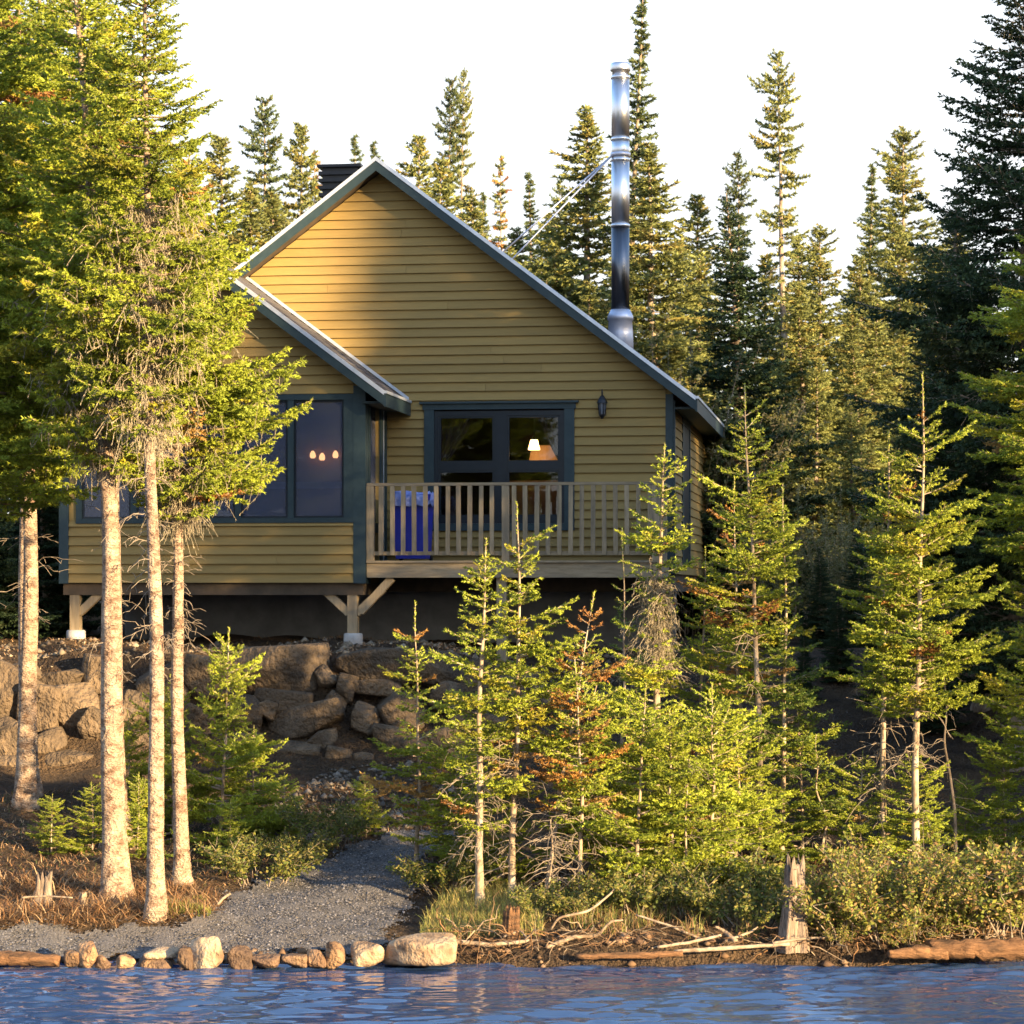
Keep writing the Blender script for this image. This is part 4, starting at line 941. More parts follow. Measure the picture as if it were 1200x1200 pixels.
# large dark trees at right
GR = 'large dark spruces at the right edge'
b, H, ln = bytop(1195, -90, 1200, None, 29)
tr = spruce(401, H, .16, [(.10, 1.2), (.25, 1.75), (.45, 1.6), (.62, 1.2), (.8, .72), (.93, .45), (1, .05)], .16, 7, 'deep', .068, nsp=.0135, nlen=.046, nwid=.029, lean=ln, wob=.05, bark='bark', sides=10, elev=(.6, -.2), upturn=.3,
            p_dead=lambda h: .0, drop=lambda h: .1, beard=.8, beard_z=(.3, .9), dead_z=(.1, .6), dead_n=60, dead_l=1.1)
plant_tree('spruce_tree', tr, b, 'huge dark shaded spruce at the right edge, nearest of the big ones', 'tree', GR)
for (px, top, d, rz, s, lb) in ((1120, 235, 33, 2.0, None, 'dark spruce left of and behind the huge one at right edge'), (1150, 330, 31, 4.0, None, 'lower dark spruce under the huge one at right edge')):
    b, H2, ln = bytop(px, top, px, None, d)
    plant_tree('spruce_tree', tr[:2], b, lb, 'tree', GR, rz, H2 / H, 1.0)
b, H2, ln = bytop(1240, 60, 1240, None, 24.8)
plant_tree('spruce_tree', ta[:2], b, 'sunlit big spruce beyond the right edge with branch tips in view', 'tree', GR, 2.0, H2 / max(v.co.z for v in ta[0][1].vertices), 1.15)
# dark undergrowth between cabin and shore at right
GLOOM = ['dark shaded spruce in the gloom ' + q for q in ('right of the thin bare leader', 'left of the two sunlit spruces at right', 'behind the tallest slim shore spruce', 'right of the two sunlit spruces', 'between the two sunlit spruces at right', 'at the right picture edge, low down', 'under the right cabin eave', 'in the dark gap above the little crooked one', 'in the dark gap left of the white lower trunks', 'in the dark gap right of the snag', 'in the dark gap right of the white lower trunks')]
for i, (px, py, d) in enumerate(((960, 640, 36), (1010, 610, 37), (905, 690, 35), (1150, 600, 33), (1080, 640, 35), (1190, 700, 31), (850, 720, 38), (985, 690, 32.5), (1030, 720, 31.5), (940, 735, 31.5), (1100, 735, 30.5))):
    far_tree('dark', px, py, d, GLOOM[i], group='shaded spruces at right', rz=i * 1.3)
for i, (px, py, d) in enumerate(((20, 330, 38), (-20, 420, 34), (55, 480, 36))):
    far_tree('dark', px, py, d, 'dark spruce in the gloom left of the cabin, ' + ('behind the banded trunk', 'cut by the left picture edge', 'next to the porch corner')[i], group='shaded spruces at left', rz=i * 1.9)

# --- forest on the bank to the right, outside the picture: it throws the long evening shade over the cabin
ca, sa = math.cos(SUN_AZ), math.sin(SUN_AZ)
rs_ = random.Random(8)
def caster(u, v, H, kind, sxy=1.0):
    x, y = u * ca + v * sa, u * sa - v * ca
    me, H0 = K[kind]
    plant_tree('spruce_tree', me, (x, y, g1(x, y)), 'tall spruce on the bank right of the picture', 'tree', 'spruces on the right bank outside the picture', rs_.random() * 6, H / H0, sxy)
for (u, v, H, k, s) in ((20.1, 3, 12.6, 'high', 1.0), (20.9, 5, 12.4, 'high', 1.0), (21.6, 3, 12.8, 'high', 1.0), (22.2, 5, 12.0, 'column', .9), (23.3, 3, 11.2, 'column', .9), (24.7, 6, 14.2, 'dense', .75), (25.6, 3, 15.4, 'open', .9), (26.8, 5, 15.2, 'dense', .85), (28.2, 2, 15.8, 'open', .9), (29.6, 5, 15.5, 'dense', .9), (31.1, 3, 15, 'dense', .9),
                        (22.4, 12, 12.9, 'club', 1.1), (24.3, 12, 16.0, 'sparse', .6), (25.0, 10, 15.0, 'open', .7), (25.4, 10, 16.2, 'dense', .8), (27.6, 9, 16, 'dense', .9), (30.4, 9, 16, 'dense', .9), (32.6, 6, 14, 'open', .9)):
    caster(u, v, H, k, s)
# ------------------------------------------------------------------ rocks
import bmesh
_bm = bmesh.new(); bmesh.ops.create_icosphere(_bm, subdivisions=4, radius=1)
ICO_V = np.array([v.co[:] for v in _bm.verts]); ICO_T = np.array([[l.index for l in f.verts] for f in _bm.faces]); _bm.free()
_bm = bmesh.new(); bmesh.ops.create_icosphere(_bm, subdivisions=3, radius=1)
ICO3_V = np.array([v.co[:] for v in _bm.verts]); ICO3_T = np.array([[l.index for l in f.verts] for f in _bm.faces]); _bm.free()

def vnoise(P, r, n=14, f=2.2):
    z = np.zeros(len(P))
    for k in range(n):
        q = r.normal(size=3) * f * (1 + k * .35); z += np.sin(P @ q + r.random() * 6.28) / (1 + k * .5)
    return z / 3

def rock_mesh(seed, w, dp, h, m, planes=11, rough=.05, round_=14):
    """angular boulder: a ball cut by random planes, then roughened"""
    r = np.random.default_rng(seed); D = ICO_V / np.linalg.norm(ICO_V, axis=1, keepdims=True)
    N = r.normal(size=(planes, 3)); N /= np.linalg.norm(N, axis=1, keepdims=True)
    N = np.vstack([N, np.eye(3), -np.eye(3)]); hh = np.concatenate([r.uniform(.58, .86, planes), r.uniform(.72, .92, 6)])
    q = np.maximum(D @ N.T, 1e-3) / hh
    rad = 1 / (q ** round_).sum(1) ** (1 / round_)
    rad *= 1 + rough * vnoise(D, r) + rough * .35 * vnoise(D, r, 10, 8)
    V = D * rad[:, None] * np.array([w, dp, h]) / 2 * 1.12
    return mesh_np('boulder', V, ICO_T, m, smooth=True)

BW = empty('boulder_wall', (at(300, 800, 30.8).x, 30.8, 1.1), 'dry stacked wall of big angular boulders under the cabin', 'wall')
blist = [(8, 818, 62, 66, .5), (70, 797, 66, 22, -.15), (46, 836, 50, 62, .12), (88, 832, 52, 58, -.1), (8, 868, 60, 56, -.3), (55, 871, 42, 26, -.5), (88, 890, 74, 24, -.08), (8, 900, 52, 30, 0), (113, 790, 36, 44, .2), (142, 880, 40, 24, .1), (112, 856, 40, 40, .6), (28, 790, 44, 26, .2),
         (322, 787, 108, 54, -.06), (443, 779, 92, 40, .03), (380, 795, 22, 30, -.7), (405, 808, 24, 38, .25), (390, 829, 30, 28, .7), (440, 807, 66, 22, .02), (330, 822, 66, 32, .1), (356, 848, 88, 44, -.25), (428, 842, 34, 34, .4), (470, 836, 60, 44, .1), (512, 786, 64, 46, .05), (528, 822, 46, 42, .2), (400, 888, 36, 24, .2), (426, 890, 28, 20, -.1), (312, 832, 20, 20, .3), (285, 836, 44, 46, .2),
         (245, 800, 66, 56, .15), (190, 806, 58, 50, -.2), (160, 838, 58, 56, .2), (220, 850, 66, 50, .1), (280, 876, 60, 36, .0), (340, 884, 60, 32, .1), (180, 880, 60, 40, .2), (480, 880, 56, 40, .1), (560, 800, 60, 56, .1), (600, 815, 66, 60, -.1), (560, 850, 70, 50, .1), (650, 830, 66, 50, .1), (-40, 840, 66, 70, .2), (455, 866, 40, 30, .2), (375, 870, 40, 26, -.2),
         (700, 835, 60, 50, .1), (520, 870, 60, 40, .1)]
for i, (px, py, w, h, a) in enumerate(blist):
    d = float(np.interp(py, [770, 900], [31.05, 30.2])) - .1
    s = d / F; p = at(px, py, d) - BW.location
    dp = max(.42, .8 * min(w, h * 1.6) * s)
    o = obj('boulder', rock_mesh(500 + i, w * s * 1.12, dp, h * s * 1.14, M['rock'], planes=8, round_=70, rough=.022), BW, p + Vector((0, dp * .28, 0))); o.rotation_euler = (0, a, 0)

SG = 'stones lining the water edge'
stones = [(84, 1121, 22, 20, 'stone', 'orange stone beside the end of the red log'), (103, 1117, 26, 32, 'stone', 'rounded orange brown stone, taller of the pair beside the red log'), (120, 1127, 22, 15, 'stoned', 'small dark stone between the orange ones and the round tan one'), (145, 1126, 26, 17, 'stone', 'small round tan stone alone in the shoreline row'),
          (183, 1126, 46, 18, 'stoned', 'dark flat stone lying under the pale slab'), (190, 1115, 42, 10, 'stonel', 'thin pale slab resting on the dark flat stone'), (218, 1121, 30, 26, 'stoned', 'dark brown stone leaning against the pale pointed one'), (243, 1117, 44, 36, 'stonel', 'pale pointed stone, largest on the left half of the shoreline'),
          (281, 1120, 36, 24, 'stoned', 'dark red brown stone right of the pale pointed one'), (310, 1124, 40, 14, 'stoned', 'low dark flat stone in the middle of the row'), (345, 1124, 36, 14, 'stoned', 'low dark stone left of the orange lump'), (372, 1122, 26, 18, 'stone', 'grey brown stone touching the orange lump'), (392, 1117, 28, 28, 'stone', 'orange lumpy stone left of the bright pale one'), (430, 1117, 48, 25, 'stonel', 'bright pale stone left of the largest boulder')]
for i, (px, py, w, h, m, lb) in enumerate(stones):
    d = 21.45 + (.12 if 'slab' in lb else 0); s = d / F; p = at(px, py, d)
    o = obj('shore_stone', rock_mesh(700 + i, w * s, max(w, h) * s * .9, h * s * 1.25, M[m], 9, .07, 11), None, p - Vector((0, 0, .012))); o.rotation_euler = (0, 0, i * 1.3 if w < 34 else 0)
    tag(o, lb, 'stone', SG)
o = obj('shore_boulder', rock_mesh(751, 98 * .0072, .62, 48 * .0072, M['stonel'], 6, .07, 7), None, at(489, 1112, 21.55)); tag(o, 'largest rounded boulder at the water edge, streaked brown', 'boulder')

# ------------------------------------------------------------------ logs, snags, driftwood
def limb(name, pts, radii, m, label, cat, seed=0, sides=10, sub=3, group=None):
    """pts: list of (px, py, distance)"""
    P = np.array([at(*p)[:] for p in pts]); r = np.random.default_rng(seed)
    t = np.linspace(0, 1, len(P)); tt = np.linspace(0, 1, len(P) * sub * 2)
    Q = np.stack([np.interp(tt, t, P[:, k]) for k in range(3)], 1); rr = np.interp(tt, t, radii)
    ker = np.array([.25, .5, .25])
    for _ in range(2):
        Q[1:-1] = .25 * Q[:-2] + .5 * Q[1:-1] + .25 * Q[2:]
    Q += r.normal(0, 1, Q.shape) * rr[:, None] * .10
    o0 = Q[0].copy(); V, T = tube_np(Q - o0, rr, sides)
    V[:-2] += r.normal(0, 1, (len(V) - 2, 3)) * np.repeat(rr, sides)[:, None] * .06
    o = obj(name, mesh_np(name, V, T, m, smooth=True), None, o0); tag(o, label, cat, group); return o
limb('log', [(-30, 1122, 21.55), (20, 1123, 21.5), (70, 1126, 21.45)], [.065, .062, .05], M['rotten'], 'red brown log half in the water at the left edge', 'log', 1)
limb('log', [(1090, 1112, 21.45), (1150, 1112, 21.4), (1230, 1113, 21.4)], [.075, .088, .09], M['rotten'], 'thick reddish log at the water edge, right picture edge', 'log', 2)
limb('log', [(1040, 1118, 21.35), (1075, 1116, 21.4), (1112, 1118, 21.4)], [.03, .06, .05], M['rotten'], 'short dark rotten log left of the thick reddish log', 'log', 3)
limb('log', [(675, 1121, 21.5), (760, 1119, 21.45), (800, 1117, 21.45)], [.025, .03, .022], M['rotten'], 'thin red rotten log lying in the water below the driftwood', 'log', 4)
GD = 'driftwood on the shore'
dw = [([(520, 1102, 21.9), (575, 1107, 21.8), (620, 1103, 21.8)], [.03, .027, .022], 'bleached straight log lying left of the dark stump'),
      ([(645, 1090, 21.9), (655, 1075, 21.9), (690, 1068, 22), (715, 1048, 22.1), (726, 1034, 22.1)], [.012, .015, .016, .012, .008], 'bleached curved branch rising to the right behind the dark stump'),
      ([(640, 1110, 21.7), (672, 1098, 21.7), (700, 1097, 21.8), (715, 1080, 21.8), (730, 1078, 21.8)], [.026, .024, .02, .015, .01], 'kinked pale root lying low between stump and snag'),
      ([(745, 1072, 22), (785, 1085, 21.9), (825, 1102, 21.8)], [.012, .016, .014], 'thin pale stick sloping down to the right'),
      ([(790, 1115, 21.5), (840, 1112, 21.5), (925, 1106, 21.6)], [.022, .026, .02], 'long pale log lying at the foot of the grey snag'),
      ([(838, 1086, 21.8), (850, 1092, 21.8), (862, 1104, 21.7)], [.014, .026, .032], 'forked bleached root end beside the grey snag'),
      ([(850, 1103, 21.75), (880, 1092, 21.8), (888, 1086, 21.8)], [.02, .014, .008], 'short upright root prong left of the grey snag'),
      ([(770, 1110, 21.6), (810, 1104, 21.65), (845, 1096, 21.7)], [.016, .02, .016], 'pale root slanting up to the bleached root end'),
      ([(590, 1098, 21.9), (610, 1090, 21.9), (618, 1100, 21.8)], [.012, .014, .008], 'bent small root at the foot of the dark stump'),
      ([(905, 1105, 21.6), (940, 1100, 21.6), (985, 1098, 21.7)], [.014, .016, .01], 'thin brown root right of the grey snag'),
      ([(255, 1060, 23.0), (262, 1052, 23.0), (270, 1047, 23.0)], [.018, .018, .016], 'short cut pale stick at the left path edge'),
      ([(25, 1052, 23.0), (50, 1050, 23.0), (85, 1052, 22.9)], [.012, .013, .01], 'pale dry stick lying in the brown brush at left')]
for i, (pts, rr, lb) in enumerate(dw): limb('driftwood', pts, [q * .72 for q in rr], M['drift'], lb, 'driftwood', 20 + i, group=GD)

def stump(name, px, py0, py1, d, w0, w1, m, label, seed, spikes=.18):
    p = at(px, py0, d); H = (py0 - py1) * d / F; r = np.random.default_rng(seed); n, mm = 34, 14
    V, T = [], []
    lob = [r.random() * 6.28 for _ in range(3)]
    TT = np.clip(r.random(n) * .9 + .45 * np.sin(np.arange(n) * 1.9 + lob[0]), 0, 1.3); TT[::5] *= .3
    for j in range(mm):
        v = j / (mm - 1)
        for k in range(n):
            a = 6.283 * k / n; rad = (w0 + (w1 - w0) * min(1, v * 1.6)) * (1 + .18 * math.sin(3 * a + lob[0]) + .12 * math.sin(5 * a + lob[1]) + .13 * math.sin(11 * a + lob[2]) * (1 - .3 * v))
            top = H * (1 - spikes * TT[k])
            V.append((rad * math.cos(a) + .02 * v, rad * math.sin(a), -.08 + (top + .08) * v))
    for j in range(mm - 1):
        for k in range(n):
            a, b_, c, dd = j * n + k, j * n + (k + 1) % n, (j + 1) * n + (k + 1) % n, (j + 1) * n + k
            T += [(a, b_, c), (a, c, dd)]
    V.append((0, 0, H * .55)); T += [((mm - 1) * n + k, (mm - 1) * n + (k + 1) % n, len(V) - 1) for k in range(n)]
    o = obj(name, mesh_np(name, np.array(V), np.array(T), m, smooth=False), None, p); tag(o, label, 'stump'); return o
stump('tree_snag', 928, 1104, 1000, 21.75, .13, .08, M['snag'], 'tall weathered grey broken snag standing at the shore', 61, .22)
stump('stump', 598, 1103, 1060, 21.95, .085, .06, M['rotten'], 'dark rotten reddish stump at the shore left of the driftwood', 62, .3)
stump('stump', 50, 1050, 1020, 23.3, .09, .07, M['snag'], 'pale splintered cut stump in the brown brush at left', 63, .5)
stump('stump', 95, 1058, 1045, 23.0, .035, .03, M['drift'], 'tiny pale cut stub left of the thickest trunk', 64, .4)

# bare dead stem at right
def dead_sapling(px, pts, label, seed, r0=.02, nt=26, tl=.35):
    P = np.array([at(*p)[:] for p in pts]); o0 = P[0].copy(); P = P - o0; r = np.random.default_rng(seed)
    tt = np.linspace(0, 1, 30); t = np.linspace(0, 1, len(P)); Q = np.stack([np.interp(tt, t, P[:, k]) for k in range(3)], 1)
    for _ in range(3): Q[1:-1] = .25 * Q[:-2] + .5 * Q[1:-1] + .25 * Q[2:]
    e = empty('dead_sapling', o0, label, 'tree')
    v, t_ = tube_np(Q, r0 * (1 - .75 * tt), 8); obj('trunk', mesh_np('trunk', v, t_, M['barkf'], smooth=True), e)
    D0, D1, a, c = [], [], [], []
    for k in range(nt):
        i = r.integers(6, 30); an = r.random() * 6.28; L = tl * r.uniform(.3, 1); s = np.linspace(0, 1, 6)
        pt = Q[i] + L * s[:, None] * np.array([math.cos(an), math.sin(an), .1]) + np.cumsum(r.normal(0, .05, (6, 3)), 0) * L; pt[:, 2] -= .5 * L * s ** 2
        rr = .005 * (1 - .7 * s); D0.append(pt[:-1]); D1.append(pt[1:]); a.append(rr[:-1]); c.append(rr[1:])
    v, t_ = prisms(np.vstack(D0), np.vstack(D1), np.concatenate(a), np.concatenate(c)); obj('dead_twigs', mesh_np('dead_twigs', v, t_, M['dead']), e)['kind'] = 'stuff'
dead_sapling(1120, [(1120, 1000, 25.2), (1119, 950, 25.2), (1112, 900, 25.2), (1106, 870, 25.2), (1110, 830, 25.2), (1104, 770, 25.2)], 'bare crooked white dead stem right of the two sunlit spruces', 5)
dead_sapling(700, [(655, 1005, 23.6), (668, 930, 23.6), (684, 860, 23.6), (700, 800, 23.6)], 'thin leaning dead stem crossing the browning spruce', 6, .016, 14, .3)
dead_sapling(800, [(805, 1030, 23.3), (803, 960, 23.3), (808, 890, 23.3)], 'thin bare grey stem in the thicket between lichen trunk and snag', 7, .012, 22, .3)
dead_sapling(650, [(640, 1060, 23.0), (648, 1000, 23.0), (645, 960, 23.0)], 'tangled bare grey stem behind the dark stump', 8, .012, 40, .5)

# ------------------------------------------------------------------ shrubs, grass, litter
def shrub_mesh(seed, H, Wd, ns, nl, ls, pal, stem='dead'):
    r = np.random.default_rng(seed); D0, D1, A, B = [], [], [], []; LP = []
    for k in range(ns):
        a = r.random() * 6.28; q = r.random() ** .6; s = np.linspace(0, 1, 7); h = H * r.uniform(.55, 1.05) * (1 - .3 * q)
        b0 = np.array([math.cos(a), math.sin(a), 0]) * Wd * .35 * q
        pt = b0 + np.array([math.cos(a) * Wd * .5 * q, math.sin(a) * Wd * .5 * q, 0]) * (s ** 1.4)[:, None] + np.array([0, 0, h]) * s[:, None] + np.cumsum(r.normal(0, .018, (7, 3)), 0)
        rr = .0045 * (1 - .7 * s) * (1 + .6 * H / 2); D0.append(pt[:-1]); D1.append(pt[1:]); A.append(rr[:-1]); B.append(rr[1:])
        for j in range(5):
            i = r.integers(2, 6); d2 = r.normal(0, .6, 3); d2[2] = abs(d2[2]) * .6 + .2; e = pt[i] + d2 * H * .22
            D0.append(pt[i][None]); D1.append(e[None]); A.append(np.array([.003])); B.append(np.array([.0015])); LP.append((pt[i], e))
        LP += [(pt[i], pt[i + 1]) for i in range(2, 6)]
    P0 = np.array([p[0] for p in LP]); P1 = np.array([p[1] for p in LP])
    ii = r.integers(0, len(P0), nl); c = P0[ii] + (P1[ii] - P0[ii]) * r.random((nl, 1)) + r.normal(0, .02, (nl, 3))
    u = r.normal(size=(nl, 3)); u[:, 2] *= .6; u /= np.linalg.norm(u, axis=1, keepdims=True); w = np.cross(u, r.normal(size=(nl, 3))); w /= np.linalg.norm(w, axis=1, keepdims=True)
    l = ls * r.uniform(.6, 1.3, (nl, 1))
    LV = np.stack([c, c + u * l * .5 + w * l * .26, c + u * l, c + u * l * .5 - w * l * .26], 1).reshape(-1, 3)
    b = np.arange(nl)[:, None] * 4; LT = np.vstack([b + np.array([[0, 1, 2]]), b + np.array([[0, 2, 3]])])
    pc = np.array(pal)[r.integers(0, len(pal), nl)] * r.uniform(.75, 1.25, (nl, 1)); LC = np.repeat(pc, 4, axis=0)
    sv, st = prisms(np.vstack(D0), np.vstack(D1), np.concatenate(A), np.concatenate(B))
    return [('stems', mesh_np('stems', sv, st, M[stem])), ('leaves', mesh_np('leaves', LV, LT, M['leaf'], LC))]
YG = [(.24, .24, .04), (.18, .21, .04), (.28, .23, .06), (.13, .16, .035), (.28, .17, .07)]
GG = [(.12, .14, .03), (.17, .17, .035), (.20, .17, .045), (.09, .12, .03)]
s1 = shrub_mesh(801, .85, .9, 26, 6000, .036, YG); s2 = shrub_mesh(802, .6, .8, 24, 4600, .032, YG); s3 = shrub_mesh(803, .5, .7, 20, 3600, .034, GG); s4 = shrub_mesh(804, 6.2, 3.4, 40, 16000, .085, [(.14, .14, .045), (.19, .18, .07), (.11, .12, .04), (.24, .22, .12)], 'bark')
GH = 'leafy shrubs on the right shore'
for i, (px, py, h, me, lb) in enumerate(((960, 1095, 95, s1, 'leafy shrub immediately right of the grey snag'), (1000, 1098, 105, s2, 'yellow green shrub, second right of the grey snag'), (1045, 1100, 110, s1, 'shrub below the left white lower trunk at right'),
        (1090, 1098, 115, s1, 'shrub in front of the two sunlit spruces'), (1135, 1100, 120, s1, 'tallest pale green shrub above the thick reddish log'), (1180, 1098, 115, s2, 'shrub at the right picture edge above the log'), (1160, 1060, 100, s1, 'shrub set back behind the one above the log'),
        (1020, 1060, 80, s2, 'shrub set back under the white lower trunks'), (885, 1085, 60, s3, 'low green shrub left of the grey snag'), (800, 1075, 70, s3, 'low green shrub behind the long pale log'), (745, 1070, 70, s3, 'low green shrub behind the thin pale stick'),
        (690, 1075, 60, s3, 'low green shrub behind the kinked pale root'), (645, 1075, 55, s3, 'low shrub right of the dark stump'), (845, 1060, 75, s3, 'shrub in the thicket left of the snag'), (980, 1108, 50, s2, 'low straggling shrub hanging over the bank right of the snag'), (1065, 1110, 50, s2, 'low shrub over the short rotten log'),
        (300, 1035, 60, s3, 'low brown green shrub at the left path edge'), (345, 1010, 60, s3, 'dark shrub at the left path edge, further up'), (530, 1045, 60, s3, 'low shrub at the right path edge'), (395, 985, 50, s3, 'small dark shrub near the top of the path'))):
    b = on_ground(px, py); H0 = .85 if me is s1 else (.6 if me is s2 else .5)
    plant_tree('shrub', me, b, lb, 'shrub', GH if px > 600 else 'shrubs by the path', i * 1.7, h * b.y / F / H0 * (.72 + .55 * ((i * 37) % 11) / 10))
for i, (px, top, d, lb) in enumerate(((765, 330, 41, 'pale leaved bushy tree behind the right roof slope'), (700, 360, 42, 'pale leaved bush left of the chimney foot'), (800, 380, 40.5, 'pale leaved bush right of the chimney foot'), (640, 320, 43, 'pale leaved bush behind the middle of the roof slope'), (990, 560, 38, 'leafy green bush in the gap right of the cabin'), (930, 560, 39, 'leafy green bush right of the cabin eave'))):
    p = at(px, 700, d); p.z = g1(p.x, p.y); H = at(px, top, d).z - p.z
    plant_tree('birch_bush', s4, p, lb, 'bush', 'leafy bushes behind the cabin', i * 2.1, H / 6.2, 1.0)

def blades(name, n, place, h, w, pal, seed, lay=0.3, mat='grass'):
    r = np.random.default_rng(seed); P = place(r, n); n = len(P)
    a = r.random(n) * 6.28; ln = np.clip(r.normal(lay, .35, n), 0, 1.5)
    d = np.stack([np.cos(a) * np.sin(ln), np.sin(a) * np.sin(ln), np.cos(ln)], 1); hh = h * r.uniform(.4, 1.2, (n, 1))
    s = np.stack([-np.sin(a + r.normal(0, .6, n)), np.cos(a), np.zeros(n)], 1) * w * r.uniform(.6, 1.3, (n, 1))
    m_ = P + d * hh * .55; tip = P + d * hh + np.stack([np.cos(a), np.sin(a), -.4 * np.ones(n)], 1) * hh * .25
    V = np.stack([P - s / 2, P + s / 2, m_ + s * .35, m_ - s * .35, tip], 1).reshape(-1, 3); b = np.arange(n)[:, None] * 5
    T = np.vstack([b + np.array([[0, 1, 2]]), b + np.array([[0, 2, 3]]), b + np.array([[3, 2, 4]])])
    C = np.repeat(np.array(pal)[r.integers(0, len(pal), n)] * r.uniform(.7, 1.3, (n, 1)), 5, axis=0)
    return obj(name, mesh_np(name, V, T, M[mat], C))
def area(polypx, lift=0.0, clump=0, avoid_path=True):
    poly = [tuple(on_ground(*p)[:2]) for p in polypx]
    x0, x1 = min(p[0] for p in poly), max(p[0] for p in poly); y0, y1 = min(p[1] for p in poly), max(p[1] for p in poly)
    def f(r, n):
        x = r.uniform(x0, x1, n * 3); y = r.uniform(y0, y1, n * 3)
        if clump:
            c = r.uniform(0, 1, (clump, 2)) * [x1 - x0, y1 - y0] + [x0, y0]; k = r.integers(0, clump, n * 3)
            x = c[k, 0] + r.normal(0, .06, n * 3); y = c[k, 1] + r.normal(0, .06, n * 3)
        k = inside(poly, x, y)
        if avoid_path: k &= ~inside(PATH, x, y)
        x, y = x[k][:n], y[k][:n]
        return np.stack([x, y, ground(x, y) + lift], 1)
    return f
STRAW = [(.42, .32, .12), (.36, .30, .10), (.28, .28, .08), (.20, .24, .06)]
BROWN = [(.30, .16, .07), (.36, .22, .11), (.22, .11, .05), (.42, .29, .16), (.15, .085, .045)]
tag(blades('dry_grass', 5200, area([(490, 1100), (520, 1052), (620, 1045), (640, 1098)]), .16, .006, STRAW, 1), 'tufts of straw coloured grass right of the path', 'grass', kind='stuff')
tag(blades('shore_grass', 6500, area([(630, 1102), (640, 1050), (900, 1040), (1210, 1060), (1210, 1104), (940, 1104)], clump=160), .22, .006, [(.22, .22, .06), (.14, .17, .04), (.34, .26, .12), (.26, .15, .07)], 2, .4), 'grass and weeds along the right bank', 'grass', kind='stuff')
tag(blades('dry_brush', 9000, area([(-60, 1092), (-60, 1035), (120, 1040), (250, 1050), (262, 1062), (240, 1085), (120, 1090)], .02), .20, .009, BROWN, 3, 1.15), 'heap of dry brown brush and needles along the left beach', 'brush', kind='stuff')
tag(blades('forest_litter', 15000, area([(-60, 1045), (-60, 930), (300, 920), (540, 930), (560, 1040), (300, 1030), (250, 1050)], .01), .09, .010, BROWN + [(.08, .09, .03)], 4, 1.2), 'dead leaves and twigs on the ground left of the path', 'litter', kind='stuff')
tag(blades('bank_litter', 12000, area([(500, 1112), (540, 1020), (900, 1000), (1230, 1000), (1230, 1112)], .01), .10, .009, BROWN, 5, 1.2), 'dead twigs and needles on the right bank', 'litter', kind='stuff')
tag(blades('plateau_litter', 8000, lambda r, n: (lambda x, y: np.stack([x, y, ground(x, y) + .01], 1))(r.uniform(-7.5, 2.5, n), r.uniform(31.0, 34.5, n)), .07, .012, BROWN, 6, 1.25), 'litter and gravel on top of the boulder wall', 'litter', kind='stuff')
tag(blades('green_weeds', 2600, area([(170, 1080), (180, 1062), (240, 1058), (250, 1078)], clump=30), .10, .006, [(.14, .17, .03), (.25, .24, .06)], 7, .4), 'green weeds at the foot of the slim pale trunk', 'weeds', kind='stuff')

def scatter_stones(name, n, place, s0, s1, pal, seed, label):
    r = np.random.default_rng(seed); P = place(r, n); n = len(P)
    O = np.array([(1, 0, 0), (0, 1, 0), (-1, 0, 0), (0, -1, 0), (0, 0, .7), (0, 0, -.7)], float)
    a = r.random(n) * 6.28; c, s = np.cos(a), np.sin(a); sz = s0 * (s1 / s0) ** (r.random(n) ** 2.2)
    V = O[None] * (1 + r.normal(0, .22, (n, 6, 1))) * sz[:, None, None]
    V = np.stack([V[..., 0] * c[:, None] - V[..., 1] * s[:, None], V[..., 0] * s[:, None] + V[..., 1] * c[:, None], V[..., 2]], -1) + P[:, None]
    tri = np.array([(0, 1, 4), (1, 2, 4), (2, 3, 4), (3, 0, 4)] + ([] if n > 20000 else [(1, 0, 5), (2, 1, 5), (3, 2, 5), (0, 3, 5)]))
    T = (np.arange(n)[:, None, None] * 6 + tri[None]).reshape(-1, 3)
    C = np.repeat(np.array(pal)[r.integers(0, len(pal), n)] * r.uniform(.7, 1.3, (n, 1)), 6, axis=0)
    o = obj(name, mesh_np(name, V.reshape(-1, 3), T, M['pebble'], C)); tag(o, label, 'gravel', kind='stuff')
def on_path(r, n):
    x = r.uniform(-6.5, .2, n * 4); y = r.uniform(21.4, 29, n * 4); k = inside(PATH, *pj(x + r.normal(0, .07, n * 4), y + r.normal(0, .07, n * 4))) & (ground(x, y) > .03); x, y = x[k][:n], y[k][:n]
    return np.stack([x, y, ground(x, y) + .024], 1)
GRV = [(.12, .115, .115), (.085, .08, .08), (.21, .195, .19), (.045, .044, .044), (.14, .12, .10)]
scatter_stones('gravel_stones', 42000, on_path, .005, .016, GRV, 1, 'loose grey gravel covering the path and beach')
scatter_stones('rubble', 900, area([(250, 1000), (380, 900), (540, 890), (540, 990), (430, 990)], .01), .02, .07, [(.13, .11, .085), (.09, .075, .06), (.19, .16, .13)], 2, 'small loose rubble below the boulder wall')
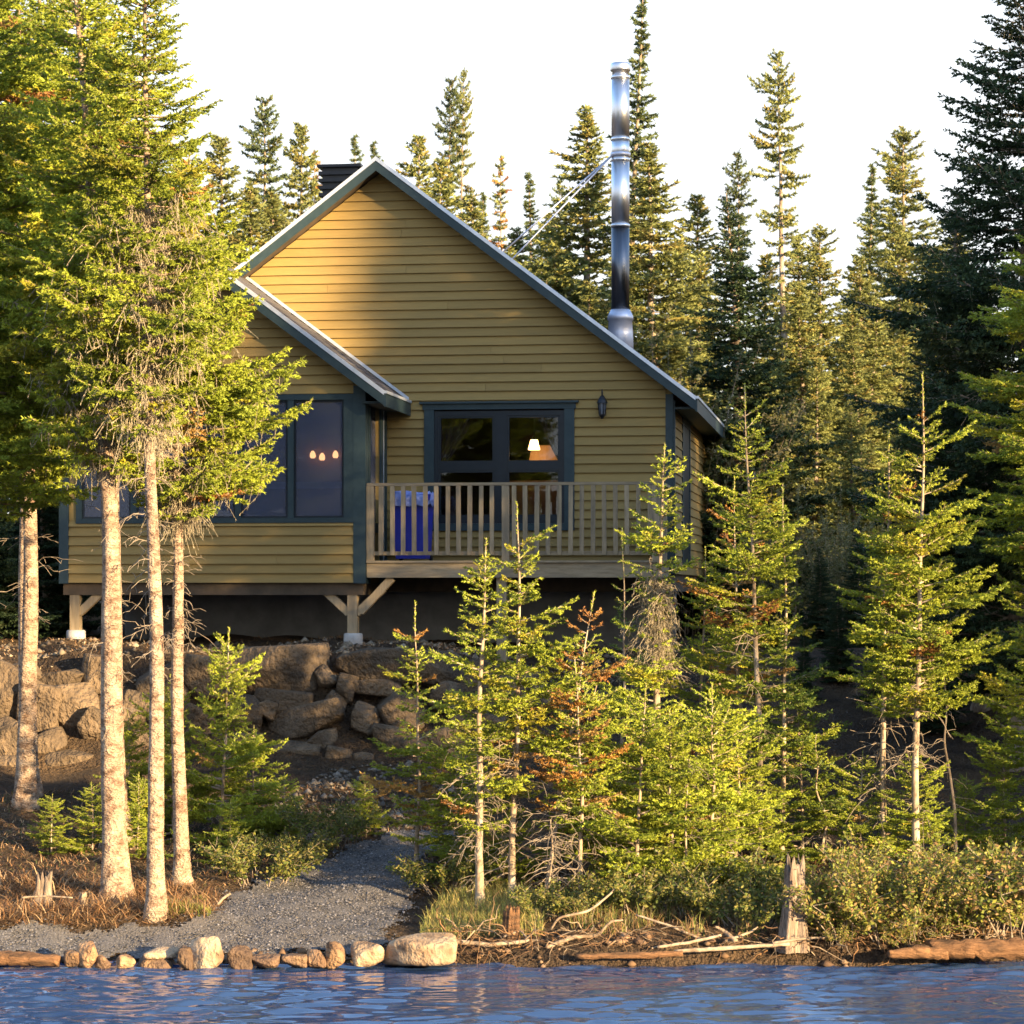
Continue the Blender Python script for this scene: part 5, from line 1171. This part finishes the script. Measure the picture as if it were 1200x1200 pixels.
scatter_stones('plateau_rubble', 1400, lambda r, n: (lambda x, y: np.stack([x, y, ground(x, y) + .01], 1))(r.uniform(-7.5, 2, n), r.uniform(30.9, 33.5, n)), .015, .08, [(.15, .11, .075), (.20, .16, .11), (.10, .08, .055)], 3, 'loose stones along the top of the boulder wall')
scatter_stones('shore_rubble', 1100, lambda r, n: (lambda x, y: np.stack([x, y, ground(x, y) + .01], 1))(np.where(r.random(n) < .8, r.uniform(-5, -.7, n), r.uniform(-.7, 5, n)), r.uniform(21.35, 21.85, n)), .015, .07, [(.15, .09, .05), (.09, .055, .035), (.20, .13, .08)], 4, 'small wet stones along the waterline')

# tangle of roots and dead twigs hanging over the bank
r = np.random.default_rng(77); n = 620; px_ = np.concatenate([r.uniform(515, 1010, 470), r.uniform(1000, 1200, 150)])
p0 = np.array([at(a, b, d)[:] for a, b, d in zip(px_, r.uniform(1086, 1116, n), r.uniform(21.6, 21.95, n))]); p0[:, 2] = np.maximum(p0[:, 2], ground(p0[:, 0], p0[:, 1]))
D0, D1, A_, B_ = [], [], [], []
dr = r.normal(0, 1, (n, 3)) * np.array([1, .5, .45]); dr /= np.linalg.norm(dr, axis=1, keepdims=True); q = p0; L_ = r.uniform(.05, .30, (n, 1)); rr0 = .0025 + .008 * r.random(n) ** 3
for k in range(5):
    q2 = q + (dr + r.normal(0, .35, (n, 3)) + np.array([0, 0, -.12 * k])) * L_ / 4
    q2[:, 2] = np.maximum(q2[:, 2], -.01); D0.append(q); D1.append(q2); A_.append(rr0 * (1 - .17 * k)); B_.append(rr0 * (1 - .17 * (k + 1))); q = q2
v, t_ = prisms(np.vstack(D0), np.vstack(D1), np.concatenate(A_), np.concatenate(B_))
cc = np.array([(.20, .12, .065), (.12, .07, .04), (.32, .24, .16), (.24, .13, .06)])[r.integers(0, 4, n)]; cc = np.repeat(np.tile(cc, (5, 1)), 6, axis=0)
tag(obj('root_tangle', mesh_np('root_tangle', v, t_, M['pebble'], cc)), 'tangle of thin roots and dead twigs along the right waterline', 'roots', kind='stuff')
